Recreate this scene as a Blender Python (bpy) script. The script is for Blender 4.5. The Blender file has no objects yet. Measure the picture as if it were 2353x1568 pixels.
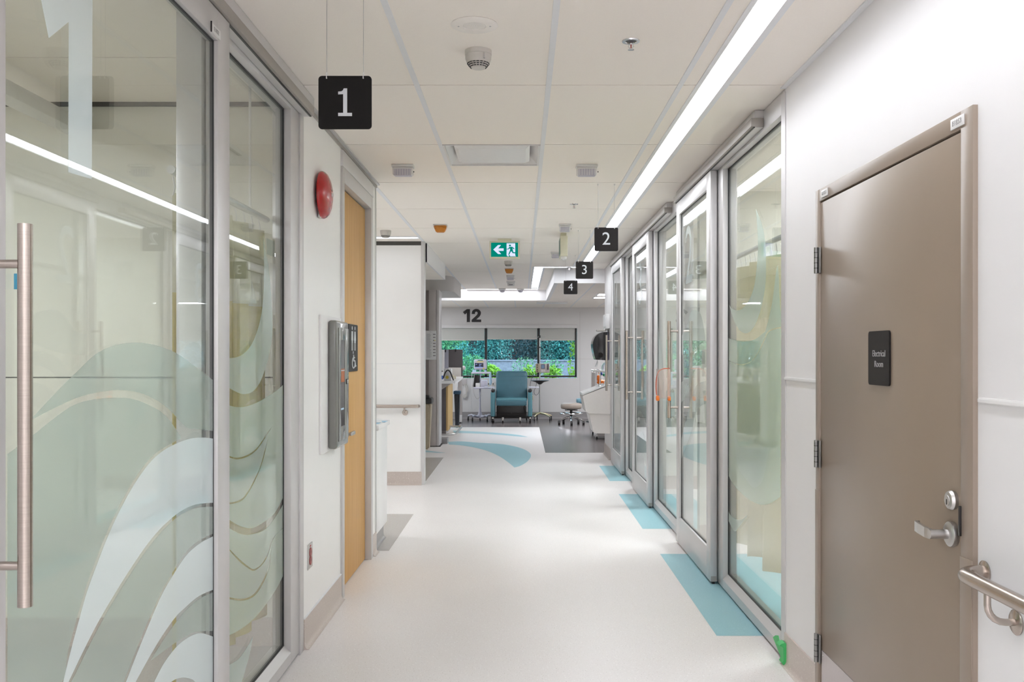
import bpy, bmesh, math, random
from mathutils import Vector, Matrix
from math import pi, sin, cos, radians

random.seed(7)
SC = bpy.context.scene
COL = SC.collection

# ------------------------------------------------------------------ camera
F, CX, CY, CAMZ, IW, IH = 2132.0, 1199.0, 814.0, 1.447, 2353, 1568
cam_d = bpy.data.cameras.new('camera')
cam = bpy.data.objects.new('camera', cam_d)
COL.objects.link(cam)
cam.location = (0, 0, CAMZ)
cam.rotation_euler = (pi / 2, 0, 0)
cam_d.sensor_width = 36.0
cam_d.lens = 36.0 * F / IW
cam_d.shift_x = -(CX - IW / 2) / IW
cam_d.shift_y = (CY - IH / 2) / IW
cam_d.clip_start = 0.02
cam_d.clip_end = 300
SC.camera = cam

# ------------------------------------------------------------------ world / view
SC.view_settings.view_transform = 'Standard'
SC.view_settings.look = 'None'
SC.view_settings.gamma = 1.0
SC.view_settings.exposure = 1.76
SC.view_settings.use_curve_mapping = False
try:
    SC.cycles.transparent_max_bounces = 32
    SC.cycles.max_bounces = 14
    SC.cycles.diffuse_bounces = 6
    SC.cycles.glossy_bounces = 6
    SC.cycles.caustics_reflective = False
    SC.cycles.caustics_refractive = False
except Exception:
    pass
w = bpy.data.worlds.new('daylight')
SC.world = w
w.use_nodes = True
bg = w.node_tree.nodes['Background']
bg.inputs[0].default_value = (0.62, 0.86, 1.0, 1)
bg.inputs[1].default_value = 1.35

STRIP_EMIT = 6.3      # linear corridor light
ROOM_EMIT = 11.0        # lamps in the exam rooms
LIGHT_COL = (0.97, 1.0, 1.055)
REAR_FILL_EMIT = 10.0     # unseen fill panels added behind the camera

# ------------------------------------------------------------------ helpers: materials
def lin(r, g, b):
    def c(v):
        v /= 255.0
        return v / 12.92 if v <= 0.04045 else ((v + 0.055) / 1.055) ** 2.4
    return (c(r), c(g), c(b))

def new_mat(name):
    m = bpy.data.materials.new(name)
    m.use_nodes = True
    nt = m.node_tree
    for n in list(nt.nodes):
        nt.nodes.remove(n)
    out = nt.nodes.new('ShaderNodeOutputMaterial')
    return m, nt, out

def mat(name, col, rough=0.5, metal=0.0, spec=0.5, var=0.03, scale=30.0, bump=0.0, coat=0.0, stretch=None):
    """Principled surface whose colour is gently broken up by procedural noise."""
    m, nt, out = new_mat(name)
    N, L = nt.nodes, nt.links
    p = N.new('ShaderNodeBsdfPrincipled')
    tc = N.new('ShaderNodeTexCoord')
    mp = N.new('ShaderNodeMapping')
    if stretch:
        mp.inputs['Scale'].default_value = stretch
    nz = N.new('ShaderNodeTexNoise')
    nz.inputs['Scale'].default_value = scale
    nz.inputs['Detail'].default_value = 3
    rp = N.new('ShaderNodeValToRGB')
    rp.color_ramp.elements[0].position = 0.3
    rp.color_ramp.elements[1].position = 0.7
    rp.color_ramp.elements[0].color = (*[max(0, c * (1 - var)) for c in col], 1)
    rp.color_ramp.elements[1].color = (*[min(1, c * (1 + var)) for c in col], 1)
    L.new(tc.outputs['Object'], mp.inputs['Vector'])
    L.new(mp.outputs['Vector'], nz.inputs['Vector'])
    L.new(nz.outputs['Fac'], rp.inputs['Fac'])
    L.new(rp.outputs['Color'], p.inputs['Base Color'])
    p.inputs['Roughness'].default_value = rough
    p.inputs['Metallic'].default_value = metal
    p.inputs['Specular IOR Level'].default_value = spec
    p.inputs['Coat Weight'].default_value = coat
    if bump:
        b = N.new('ShaderNodeBump')
        b.inputs['Strength'].default_value = bump
        b.inputs['Distance'].default_value = 0.002
        L.new(nz.outputs['Fac'], b.inputs['Height'])
        L.new(b.outputs['Normal'], p.inputs['Normal'])
    L.new(p.outputs[0], out.inputs['Surface'])
    return m

def speckle_mat(name, col, dark, light, rough=0.25, amount=0.62, spec=0.5, scale=160):
    """Sheet vinyl: flat colour with scattered darker and paler chips."""
    m, nt, out = new_mat(name)
    N, L = nt.nodes, nt.links
    p = N.new('ShaderNodeBsdfPrincipled')
    tc = N.new('ShaderNodeTexCoord')
    def chips(sc, lo, hi):
        v = N.new('ShaderNodeTexNoise')
        v.inputs['Scale'].default_value = sc
        v.inputs['Detail'].default_value = 1.5
        r = N.new('ShaderNodeMapRange')
        r.inputs['From Min'].default_value = lo
        r.inputs['From Max'].default_value = hi
        L.new(tc.outputs['Object'], v.inputs['Vector'])
        L.new(v.outputs['Fac'], r.inputs['Value'])
        return r
    a = chips(scale, amount + .04, amount + .1)
    b = chips(scale * 0.6, amount, amount + .08)
    cl = chips(1.6, .3, .7)
    m0 = N.new('ShaderNodeMixRGB'); m0.inputs[1].default_value = (*[c * .985 for c in col], 1); m0.inputs[2].default_value = (*[min(1, c * 1.015) for c in col], 1)
    m1 = N.new('ShaderNodeMixRGB'); m1.inputs[2].default_value = (*light, 1)
    m2 = N.new('ShaderNodeMixRGB'); m2.inputs[2].default_value = (*dark, 1)
    L.new(cl.outputs[0], m0.inputs[0]); L.new(m0.outputs[0], m1.inputs[1])
    L.new(b.outputs[0], m1.inputs[0]); L.new(m1.outputs[0], m2.inputs[1]); L.new(a.outputs[0], m2.inputs[0])
    L.new(m2.outputs[0], p.inputs['Base Color'])
    p.inputs['Roughness'].default_value = rough
    p.inputs['Specular IOR Level'].default_value = spec
    L.new(p.outputs[0], out.inputs['Surface'])
    return m

def wood_mat(name, a, b, rough=0.5):
    m, nt, out = new_mat(name)
    N, L = nt.nodes, nt.links
    p = N.new('ShaderNodeBsdfPrincipled')
    tc = N.new('ShaderNodeTexCoord')
    mp = N.new('ShaderNodeMapping'); mp.inputs['Scale'].default_value = (14, 14, 0.45)
    nz = N.new('ShaderNodeTexNoise'); nz.inputs['Scale'].default_value = 6; nz.inputs['Detail'].default_value = 5
    rp = N.new('ShaderNodeValToRGB')
    rp.color_ramp.elements[0].position = .35; rp.color_ramp.elements[1].position = .68
    rp.color_ramp.elements[0].color = (*a, 1); rp.color_ramp.elements[1].color = (*b, 1)
    L.new(tc.outputs['Object'], mp.inputs['Vector']); L.new(mp.outputs[0], nz.inputs['Vector'])
    L.new(nz.outputs['Fac'], rp.inputs['Fac']); L.new(rp.outputs[0], p.inputs['Base Color'])
    p.inputs['Roughness'].default_value = rough
    p.inputs['Specular IOR Level'].default_value = .3
    L.new(p.outputs[0], out.inputs['Surface'])
    return m

def emit_mat(name, col, strength):
    m, nt, out = new_mat(name)
    e = nt.nodes.new('ShaderNodeEmission')
    e.inputs[0].default_value = (*col, 1)
    e.inputs[1].default_value = strength
    nt.links.new(e.outputs[0], out.inputs['Surface'])
    return m

def schlick(nt, f0):
    """0..1 mirror share of a glass surface from the viewing angle (works for both sides of a face)."""
    N, L = nt.nodes, nt.links
    g = N.new('ShaderNodeNewGeometry')
    d = N.new('ShaderNodeVectorMath'); d.operation = 'DOT_PRODUCT'
    L.new(g.outputs['Incoming'], d.inputs[0]); L.new(g.outputs['Normal'], d.inputs[1])
    a = N.new('ShaderNodeMath'); a.operation = 'ABSOLUTE'; L.new(d.outputs['Value'], a.inputs[0])
    s = N.new('ShaderNodeMath'); s.operation = 'SUBTRACT'; s.inputs[0].default_value = 1; L.new(a.outputs[0], s.inputs[1])
    pw = N.new('ShaderNodeMath'); pw.operation = 'POWER'; pw.inputs[1].default_value = 5; L.new(s.outputs[0], pw.inputs[0])
    ma = N.new('ShaderNodeMath'); ma.operation = 'MULTIPLY_ADD'
    ma.inputs[1].default_value = 1 - f0; ma.inputs[2].default_value = f0
    L.new(pw.outputs[0], ma.inputs[0])
    return ma.outputs[0]

def glass_mat(name, tint=(0.955, 0.983, 0.967), f0=0.045):
    m, nt, out = new_mat(name)
    N, L = nt.nodes, nt.links
    t = N.new('ShaderNodeBsdfTransparent'); t.inputs[0].default_value = (*tint, 1)
    g = N.new('ShaderNodeBsdfGlossy'); g.inputs['Roughness'].default_value = 0.0
    x = N.new('ShaderNodeMixShader')
    L.new(schlick(nt, f0), x.inputs[0]); L.new(t.outputs[0], x.inputs[1]); L.new(g.outputs[0], x.inputs[2])
    L.new(x.outputs[0], out.inputs['Surface'])
    return m

def film_mat(name, col, opacity, tint, gloss=1.15):
    """Etched vinyl film: part see-through, part milky; the glass in front keeps its mirror share."""
    m, nt, out = new_mat(name)
    N, L = nt.nodes, nt.links
    t = N.new('ShaderNodeBsdfTransparent'); t.inputs[0].default_value = (*tint, 1)
    d = N.new('ShaderNodeBsdfDiffuse'); d.inputs[0].default_value = (*col, 1)
    tr = N.new('ShaderNodeBsdfTranslucent'); tr.inputs[0].default_value = (*col, 1)
    dm = N.new('ShaderNodeMixShader'); dm.inputs[0].default_value = 0.35
    L.new(d.outputs[0], dm.inputs[1]); L.new(tr.outputs[0], dm.inputs[2])
    nz = N.new('ShaderNodeTexNoise'); nz.inputs['Scale'].default_value = 900
    mr = N.new('ShaderNodeMapRange'); mr.inputs['To Min'].default_value = opacity - .03; mr.inputs['To Max'].default_value = opacity + .03
    L.new(nz.outputs['Fac'], mr.inputs['Value'])
    x = N.new('ShaderNodeMixShader')
    L.new(mr.outputs[0], x.inputs[0]); L.new(t.outputs[0], x.inputs[1]); L.new(dm.outputs[0], x.inputs[2])
    gl = N.new('ShaderNodeBsdfGlossy'); gl.inputs['Roughness'].default_value = 0.0
    k = N.new('ShaderNodeMath'); k.operation = 'MULTIPLY'; k.inputs[1].default_value = gloss
    L.new(schlick(nt, .04), k.inputs[0])
    y = N.new('ShaderNodeMixShader')
    L.new(k.outputs[0], y.inputs[0]); L.new(x.outputs[0], y.inputs[1]); L.new(gl.outputs[0], y.inputs[2])
    L.new(y.outputs[0], out.inputs['Surface'])
    return m

def cloth_mat(name, col, through=.45):
    m, nt, out = new_mat(name)
    N, L = nt.nodes, nt.links
    tc = N.new('ShaderNodeTexCoord')
    nz = N.new('ShaderNodeTexNoise'); nz.inputs['Scale'].default_value = 60
    rp = N.new('ShaderNodeValToRGB')
    rp.color_ramp.elements[0].color = (*[c * .95 for c in col], 1); rp.color_ramp.elements[1].color = (*[min(1, c * 1.05) for c in col], 1)
    L.new(tc.outputs['Object'], nz.inputs['Vector']); L.new(nz.outputs['Fac'], rp.inputs['Fac'])
    d = N.new('ShaderNodeBsdfDiffuse'); t = N.new('ShaderNodeBsdfTranslucent'); x = N.new('ShaderNodeMixShader')
    L.new(rp.outputs[0], d.inputs[0]); L.new(rp.outputs[0], t.inputs[0])
    x.inputs[0].default_value = through
    L.new(d.outputs[0], x.inputs[1]); L.new(t.outputs[0], x.inputs[2]); L.new(x.outputs[0], out.inputs['Surface'])
    return m

M = {}
M['wall'] = mat('white_wall_paint', (0.77, 0.755, 0.755), 0.6, spec=.25, var=.008, scale=5)
M['panel'] = mat('white_wall_panel', (0.87, 0.86, 0.85), 0.35, var=.008, scale=5)
M['room_wall'] = mat('cream_room_wall', (0.71, 0.695, 0.63), 0.5, var=.01, scale=5)
M['back_wall'] = mat('pale_grey_wall', (0.66, 0.645, 0.64), 0.5, var=.01, scale=5)
M['tile'] = mat('ceiling_tile', (0.90, 0.845, 0.785), 0.9, var=.012, scale=220, bump=.15)
M['tbar'] = mat('ceiling_grid_bar', (0.76, 0.765, 0.785), 0.5, var=.01)
M['gap'] = mat('ceiling_gap', (0.10, 0.095, 0.09), 0.9)
M['bulkhead'] = mat('bulkhead_paint', (0.82, 0.81, 0.82), 0.55, var=.008, scale=5)
M['bulkgrey'] = mat('grey_bulkhead_paint', (0.50, 0.48, 0.465), 0.55, var=.01, scale=5)
M['floor'] = speckle_mat('pale_sheet_vinyl', (0.78, 0.745, 0.735), (0.46, 0.41, 0.39), (0.88, 0.86, 0.855), rough=.36, spec=.4)
M['floor_teal'] = speckle_mat('turquoise_sheet_vinyl', (0.31, 0.545, 0.61), (0.24, 0.45, 0.51), (0.40, 0.62, 0.68), rough=.36, spec=.4)
M['floor_grey'] = speckle_mat('grey_sheet_vinyl', (0.42, 0.385, 0.36), (0.33, 0.30, 0.28), (0.5, 0.47, 0.45), rough=.27)
M['floor_dark'] = mat('dark_grey_plank_vinyl', (0.155, 0.135, 0.135), 0.24, var=.10, scale=3, stretch=(1.5, 14, 1))
M['base'] = speckle_mat('beige_cove_base', (0.55, 0.475, 0.435), (0.42, 0.34, 0.30), (0.66, 0.60, 0.56), rough=.4, scale=190)
M['base_grey'] = speckle_mat('grey_cove_base', (0.30, 0.285, 0.285), (0.22, 0.2, 0.2), (0.36, 0.34, 0.34), rough=.4)
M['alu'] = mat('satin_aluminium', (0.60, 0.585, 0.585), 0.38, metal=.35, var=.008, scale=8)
M['alu_dark'] = mat('bronze_anodised_aluminium', (0.36, 0.335, 0.31), 0.42, metal=.35, var=.02)  # browner and darker than the satin aluminium
M['gasket'] = mat('black_glazing_gasket', (0.03, 0.032, 0.033), 0.6)
M['steel'] = mat('brushed_stainless', (0.50, 0.44, 0.395), 0.27, metal=1.0, var=.06, scale=20, stretch=(1, 1, 40))
M['chrome'] = mat('chrome', (0.75, 0.75, 0.76), 0.12, metal=1.0, var=.02)
M['satin'] = mat('satin_chrome', (0.55, 0.54, 0.53), 0.32, metal=1.0, var=.03)
M['hinge_steel'] = mat('dull_dark_steel', (0.30, 0.295, 0.29), 0.38, metal=1.0, var=.05)
M['glass'] = glass_mat('clear_glass')
M['glass_out'] = glass_mat('window_glass', (0.95, 0.98, 1.0), 0.012)
M['film_pale'] = film_mat('pale_frosted_film', (0.74, 0.82, 0.84), 0.72, (0.95, 0.98, 0.98))
M['film_green'] = film_mat('green_frosted_film', (0.43, 0.50, 0.47), 0.48, (0.86, 0.93, 0.89))
M['film_sage'] = film_mat('sage_frosted_film', (0.66, 0.81, 0.74), 0.56, (0.90, 0.98, 0.93))
M['film_faint'] = film_mat('faint_frosted_film', (0.66, 0.78, 0.76), 0.34, (0.94, 0.98, 0.97))
M['film_mint'] = film_mat('mint_frosted_film', (0.66, 0.80, 0.76), 0.58, (0.92, 0.98, 0.96))
M['taupe'] = mat('taupe_door_paint', (0.265, 0.205, 0.155), 0.33, var=.02, scale=4)
M['taupe_frame'] = mat('taupe_frame_paint', (0.285, 0.225, 0.18), 0.36, var=.02, scale=4)
M['kick'] = mat('brushed_kick_plate', (0.55, 0.5, 0.5), 0.35, metal=.8, var=.04, stretch=(1, 30, 1))
M['gloss_black'] = mat('glossy_black_plastic', (0.012, 0.011, 0.012), 0.14, var=.06, coat=.4)
M['black'] = mat('matt_black_plastic', (0.013, 0.011, 0.011), 0.38, var=.06)
M['sign_black'] = mat('black_sign_board', (0.006, 0.005, 0.0045), 0.5, spec=.2, var=.05)
M['sign_grey'] = mat('charcoal_sign_board', (0.015, 0.0125, 0.012), 0.5, spec=.2, var=.05)
M['white_letter'] = mat('white_lettering', (0.62, 0.64, 0.67), 0.5)
M['grey_letter'] = mat('grey_lettering', (0.34, 0.33, 0.33), 0.5)
M['dark_letter'] = mat('dark_lettering', (0.05, 0.045, 0.048), 0.5)
M['num12'] = mat('charcoal_wall_numerals', (0.030, 0.027, 0.029), 0.5)
M['red'] = mat('glossy_red_enamel', (0.42, 0.008, 0.010), 0.22, var=.04, coat=.3)
M['cab_grey'] = mat('grey_enamel', (0.205, 0.205, 0.19), 0.22, var=.02, coat=.35)
M['white_board'] = mat('white_laminate', (0.78, 0.77, 0.77), 0.35, var=.01)
M['orange'] = mat('orange_plastic', (0.85, 0.20, 0.015), 0.35, var=.08)
M['amber'] = mat('amber_lens', (0.52, 0.19, 0.015), 0.3, var=.08)
M['cream'] = mat('cream_plastic', (0.68, 0.655, 0.50), 0.4, var=.02)
M['white_plastic'] = mat('white_plastic', (0.72, 0.71, 0.70), 0.4, var=.02)
M['offwhite'] = mat('offwhite_plastic', (0.58, 0.55, 0.51), 0.45, var=.02)
M['speaker'] = mat('cream_white_paint', (0.86, 0.815, 0.77), 0.5, var=.02)
M['lens'] = mat('ribbed_lens', (0.48, 0.46, 0.53), 0.3, var=.05)
M['wood'] = wood_mat('pale_oak_veneer', (0.56, 0.305, 0.095), (0.66, 0.395, 0.145))
M['wood_desk'] = wood_mat('golden_oak_veneer', (0.52, 0.35, 0.15), (0.62, 0.44, 0.21))
M['exit_green'] = emit_mat('exit_green_lit', (0.0, 0.17, 0.125), 0.42)
M['exit_white'] = emit_mat('exit_white_lit', (0.56, 0.60, 0.86), 0.40)
M['strip'] = emit_mat('linear_lamp_diffuser', LIGHT_COL, STRIP_EMIT)
M['strip_far'] = emit_mat('far_linear_lamp_diffuser', LIGHT_COL, 2.8)
M['wash'] = emit_mat('wall_wash_diffuser', LIGHT_COL, 1.3)
M['ward'] = emit_mat('ward_panel_diffuser', LIGHT_COL, 9.5)
M['rear_fill'] = emit_mat('rear_fill_diffuser', LIGHT_COL, REAR_FILL_EMIT)
M['troffer'] = emit_mat('troffer_diffuser', LIGHT_COL, ROOM_EMIT)
M['curtain'] = cloth_mat('cream_curtain_cloth', (0.86, 0.81, 0.67))
M['curtain_olive'] = cloth_mat('olive_curtain_cloth', (0.72, 0.62, 0.25))
M['mesh_top'] = cloth_mat('pale_curtain_header', (0.78, 0.75, 0.60))
M['teal'] = mat('teal_vinyl', (0.055, 0.15, 0.195), 0.42, var=.04, scale=12)
M['teal_light'] = mat('light_teal_plastic', (0.10, 0.26, 0.31), 0.4, var=.04)
M['blue_vinyl'] = mat('blue_vinyl', (0.15, 0.30, 0.38), 0.4, var=.04)
M['taupe_vinyl'] = mat('taupe_vinyl', (0.33, 0.28, 0.24), 0.4, var=.04)
M['beige_plastic'] = mat('beige_plastic', (0.42, 0.35, 0.25), 0.45, var=.03)
M['grey_panel'] = mat('grey_partition_panel', (0.49, 0.455, 0.445), 0.5, var=.02)
M['dark_panel'] = mat('dark_grey_panel', (0.085, 0.075, 0.078), 0.5, var=.03)
M['mid_panel'] = mat('blue_grey_panel', (0.22, 0.22, 0.26), 0.5, var=.03)
M['blind'] = mat('grey_roller_blind', (0.50, 0.50, 0.47), 0.8, var=.02, scale=90)
M['frame_black'] = mat('dark_bronze_window_frame', (0.022, 0.018, 0.017), 0.4)
M['sink'] = mat('white_solid_surface', (0.80, 0.755, 0.72), 0.3, var=.01)
M['purple_grey'] = mat('smoky_grey_plastic', (0.115, 0.105, 0.145), 0.25, var=.05)
M['screen_dark'] = mat('dark_screen', (0.03, 0.035, 0.06), 0.15)
M['screen_lit'] = emit_mat('lit_screen_lines', (0.25, 0.35, 0.75), .4)
M['lilac'] = mat('pale_lilac_plastic', (0.60, 0.58, 0.68), 0.4, var=.02)
M['yellow'] = mat('yellow_label', (0.75, 0.62, 0.08), 0.5)
M['blue_dot'] = mat('blue_plastic', (0.02, 0.09, 0.42), 0.4)
M['green_dot'] = mat('green_plastic', (0.01, 0.22, 0.09), 0.4)
M['green_tape'] = mat('green_masking_tape', (0.055, 0.46, 0.13), 0.5, var=.05)
M['paper'] = mat('paper', (0.74, 0.74, 0.75), 0.7, var=.02)
M['blue_paper'] = mat('pale_blue_paper', (0.45, 0.63, 0.78), 0.7, var=.03)
M['ink'] = mat('printed_ink', (0.22, 0.22, 0.23), 0.7)
M['clear_pink'] = film_mat('clear_visor_plastic', (0.85, 0.62, 0.55), 0.30, (0.98, 0.92, 0.90))
M['clear_tube'] = film_mat('clear_tubing', (0.70, 0.80, 0.80), 0.45, (0.95, 0.98, 0.98))
M['copper'] = mat('brass_tinted_steel', (0.62, 0.50, 0.30), 0.28, metal=1, var=.05)
M['trunk'] = mat('tree_bark', (0.05, 0.055, 0.06), 0.9, var=.3, scale=12)
M['leaf_dark'] = mat('dark_conifer_leaf', (0.028, 0.115, 0.135), 0.8, spec=.08, var=.5, scale=2.5)
M['leaf_mid'] = mat('blue_green_leaf', (0.07, 0.26, 0.24), 0.8, spec=.08, var=.45, scale=2.5)
M['leaf_light'] = mat('fresh_green_leaf', (0.13, 0.36, 0.17), 0.8, spec=.1, var=.35, scale=3)
M['leaf_bright'] = mat('bright_yellow_green_leaf', (0.30, 0.55, 0.07), 0.7, spec=.15, var=.3, scale=4)
M['twig'] = mat('pale_twigs', (0.30, 0.34, 0.36), 0.9, spec=.1, var=.2)
M['concrete'] = mat('garden_wall_concrete', (0.25, 0.26, 0.32), 0.9, var=.2, scale=14)
M['soil'] = mat('garden_soil', (0.06, 0.07, 0.05), 0.95, var=.3, scale=6)

# ------------------------------------------------------------------ helpers: geometry
def px(x, y, d):
    """the point at depth d that the photograph shows at (x, y)"""
    return Vector(((x - CX) * d / F, d, CAMZ + (CY - y) * d / F))

def on_wall(x, y, X):
    """the point on the plane X = const that the photograph shows at (x, y)"""
    d = X * F / (x - CX)
    return Vector((X, d, CAMZ + (CY - y) * d / F))

def on_level(x, y, Z=0.0):
    d = (Z - CAMZ) * F / (CY - y)
    return Vector(((x - CX) * d / F, d, Z))

def cr(pts, n=5):
    """Catmull-Rom through an open list of 2D points"""
    if len(pts) < 3:
        return list(pts)
    P = [pts[0]] + list(pts) + [pts[-1]]
    o = []
    for i in range(1, len(P) - 2):
        a, b, c, d = P[i - 1], P[i], P[i + 1], P[i + 2]
        for k in range(n):
            t = k / n
            o.append(tuple(0.5 * (2 * b[j] + (c[j] - a[j]) * t + (2 * a[j] - 5 * b[j] + 4 * c[j] - d[j]) * t * t
                                  + (3 * b[j] - a[j] - 3 * c[j] + d[j]) * t ** 3) for j in range(len(b))))
    o.append(tuple(pts[-1]))
    return o

class MB:
    """collects shapes; build() links them as one mesh object"""
    def __init__(self):
        self.bm = bmesh.new()
        self.mats = []

    def mi(self, m):
        if m not in self.mats:
            self.mats.append(m)
        return self.mats.index(m)

    def _take(self, b, m):
        i = self.mi(m)
        mp = {}
        for v in b.verts:
            mp[v] = self.bm.verts.new(v.co)
        for f in b.faces:
            try:
                g = self.bm.faces.new([mp[v] for v in f.verts])
                g.material_index = i
                g.smooth = True
            except ValueError:
                pass
        b.free()
        return self

    def box(self, x0, x1, y0, y1, z0, z1, m, bev=0.0, seg=2, rot=None, about=None):
        b = bmesh.new()
        bmesh.ops.create_cube(b, size=1)
        sx, sy, sz = abs(x1 - x0), abs(y1 - y0), abs(z1 - z0)
        for v in b.verts:
            v.co = Vector((v.co.x * sx, v.co.y * sy, v.co.z * sz))
        if bev:
            bmesh.ops.bevel(b, geom=b.edges[:], offset=min(bev, .49 * min(sx, sy, sz)), segments=seg, affect='EDGES', profile=.5)
        c = Vector(((x0 + x1) / 2, (y0 + y1) / 2, (z0 + z1) / 2))
        for v in b.verts:
            v.co += c
        if rot:
            a = Vector(about) if about else c
            R = rot if isinstance(rot, Matrix) else Matrix.Rotation(rot[0], 3, rot[1])
            for v in b.verts:
                v.co = R @ (v.co - a) + a
        return self._take(b, m)

    def tube(self, pts, r, m, n=10, cap=True, closed=False):
        pts = [Vector(p) for p in pts]
        b = bmesh.new()
        rings = []
        up = None
        k = len(pts)
        for i, p in enumerate(pts):
            if closed:
                t = (pts[(i + 1) % k] - pts[i - 1]).normalized()
            elif i == 0:
                t = (pts[1] - p).normalized()
            elif i == k - 1:
                t = (p - pts[-2]).normalized()
            else:
                t = ((pts[i + 1] - p).normalized() + (p - pts[i - 1]).normalized()).normalized()
            if up is None:
                up = Vector((0, 0, 1)) if abs(t.z) < .9 else Vector((1, 0, 0))
            s = t.cross(up)
            if s.length < 1e-6:
                s = t.cross(Vector((0, 1, 0)))
            s.normalize()
            up = s.cross(t).normalized()
            rr = r[i] if isinstance(r, (list, tuple)) else r
            rings.append([b.verts.new(p + (s * cos(2 * pi * j / n) + up * sin(2 * pi * j / n)) * rr) for j in range(n)])
        for i in range(k if closed else k - 1):
            A, B = rings[i], rings[(i + 1) % k]
            for j in range(n):
                b.faces.new([A[j], A[(j + 1) % n], B[(j + 1) % n], B[j]])
        if cap and not closed:
            b.faces.new(rings[0][::-1])
            b.faces.new(rings[-1])
        bmesh.ops.recalc_face_normals(b, faces=b.faces[:])
        return self._take(b, m)

    def cyl(self, p0, p1, r, m, n=20, r2=None):
        return self.tube([p0, p1], [r, r if r2 is None else r2], m, n=n)

    def lathe(self, prof, m, o=(0, 0, 0), axis='Z', n=28):
        """prof: (radius, height) list; axis gives the direction heights grow in"""
        b = bmesh.new()
        ax = {'Z': Vector((0, 0, 1)), '-Z': Vector((0, 0, -1)), 'X': Vector((1, 0, 0)), '-X': Vector((-1, 0, 0)),
              'Y': Vector((0, 1, 0)), '-Y': Vector((0, -1, 0))}[axis]
        u = Vector((1, 0, 0)) if abs(ax.x) < .5 else Vector((0, 1, 0))
        v = ax.cross(u)
        o = Vector(o)
        rings = []
        for (r, h) in prof:
            if r < 1e-5:
                rings.append([b.verts.new(o + ax * h)])
            else:
                rings.append([b.verts.new(o + ax * h + (u * cos(2 * pi * j / n) + v * sin(2 * pi * j / n)) * r) for j in range(n)])
        for A, B in zip(rings, rings[1:]):
            for j in range(n):
                a0, a1 = A[j % len(A)], A[(j + 1) % len(A)]
                b0, b1 = B[j % len(B)], B[(j + 1) % len(B)]
                q = []
                for t in (a0, a1, b1, b0):
                    if t not in q:
                        q.append(t)
                if len(q) > 2:
                    b.faces.new(q)
        for R in (rings[0], rings[-1]):
            if len(R) > 2:
                try:
                    b.faces.new(R)
                except ValueError:
                    pass
        bmesh.ops.recalc_face_normals(b, faces=b.faces[:])
        return self._take(b, m)

    def prism(self, poly, o, u, v, t, m, off=0.0):
        """2D outline in the frame (o, u, v), given thickness t along u x v (t = 0: a single sheet)"""
        b = bmesh.new()
        o, u, v = Vector(o), Vector(u), Vector(v)
        nn = u.cross(v).normalized()
        A = [b.verts.new(o + u * p[0] + v * p[1] + nn * off) for p in poly]
        f = b.faces.new(A)
        if t:
            r = bmesh.ops.extrude_face_region(b, geom=[f])
            for e in r['geom']:
                if isinstance(e, bmesh.types.BMVert):
                    e.co += nn * t
            bmesh.ops.recalc_face_normals(b, faces=b.faces[:])
        b.normal_update()
        bmesh.ops.triangulate(b, faces=[f for f in b.faces if len(f.verts) > 4])
        return self._take(b, m)

    def poly(self, pts, m):
        b = bmesh.new()
        f = b.faces.new([b.verts.new(Vector(p)) for p in pts])
        b.normal_update()
        bmesh.ops.triangulate(b, faces=[f])
        return self._take(b, m)

    def sphere(self, c, r, m, n=16, sc=(1, 1, 1)):
        b = bmesh.new()
        bmesh.ops.create_uvsphere(b, u_segments=n, v_segments=max(6, n // 2), radius=r)
        for vv in b.verts:
            vv.co = Vector((vv.co.x * sc[0], vv.co.y * sc[1], vv.co.z * sc[2])) + Vector(c)
        return self._take(b, m)

    def text(self, s, size, o, u, v, m, ext=0.0006, align='CENTER', bold=0.0, sx=1.0):
        cu = bpy.data.curves.new('lettering', 'FONT')
        cu.body = s
        cu.size = size
        cu.extrude = ext
        cu.offset = bold
        cu.align_x = align
        cu.align_y = 'CENTER'
        cu.resolution_u = 4
        ob = bpy.data.objects.new('lettering', cu)
        COL.objects.link(ob)
        dg = bpy.context.evaluated_depsgraph_get()
        me = bpy.data.meshes.new_from_object(ob.evaluated_get(dg))
        b = bmesh.new()
        b.from_mesh(me)
        bpy.data.objects.remove(ob)
        bpy.data.curves.remove(cu)
        bpy.data.meshes.remove(me)
        o, u, v = Vector(o), Vector(u), Vector(v)
        nn = u.cross(v).normalized()
        for vv in b.verts:
            vv.co = o + u * (vv.co.x * sx) + v * vv.co.y + nn * vv.co.z
        return self._take(b, m)

    def build(self, name, parent=None, angle=35, label=None):
        me = bpy.data.meshes.new(name)
        self.bm.to_mesh(me)
        self.bm.free()
        for m in self.mats:
            me.materials.append(m)
        try:
            me.set_sharp_from_angle(angle=radians(angle))
        except Exception:
            pass
        o = bpy.data.objects.new(name, me)
        COL.objects.link(o)
        if parent:
            o.parent = parent
            o.matrix_parent_inverse = parent.matrix_world.inverted() if False else Matrix.Translation(-Vector(parent_base(parent)))
        if label:
            o['label'] = label
        return o

BASE = {}
def parent_base(p):
    """world position of a (never rotated) parent"""
    b = Vector((0, 0, 0))
    while p is not None:
        b += Vector(p.location)
        if p.parent is not None:
            b += p.matrix_parent_inverse.translation
        p = p.parent
    return b

def thing(name, label, cat, loc=(0, 0, 0), group=None, kind=None):
    o = bpy.data.objects.new(name, None)
    COL.objects.link(o)
    o.empty_display_size = .05
    o.location = loc
    o['label'] = label
    o['category'] = cat
    if group:
        o['group'] = group
    if kind:
        o['kind'] = kind
    return o

def tag(o, label, cat, group=None, kind=None):
    o['label'] = label
    o['category'] = cat
    if group:
        o['group'] = group
    if kind:
        o['kind'] = kind
    return o

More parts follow.
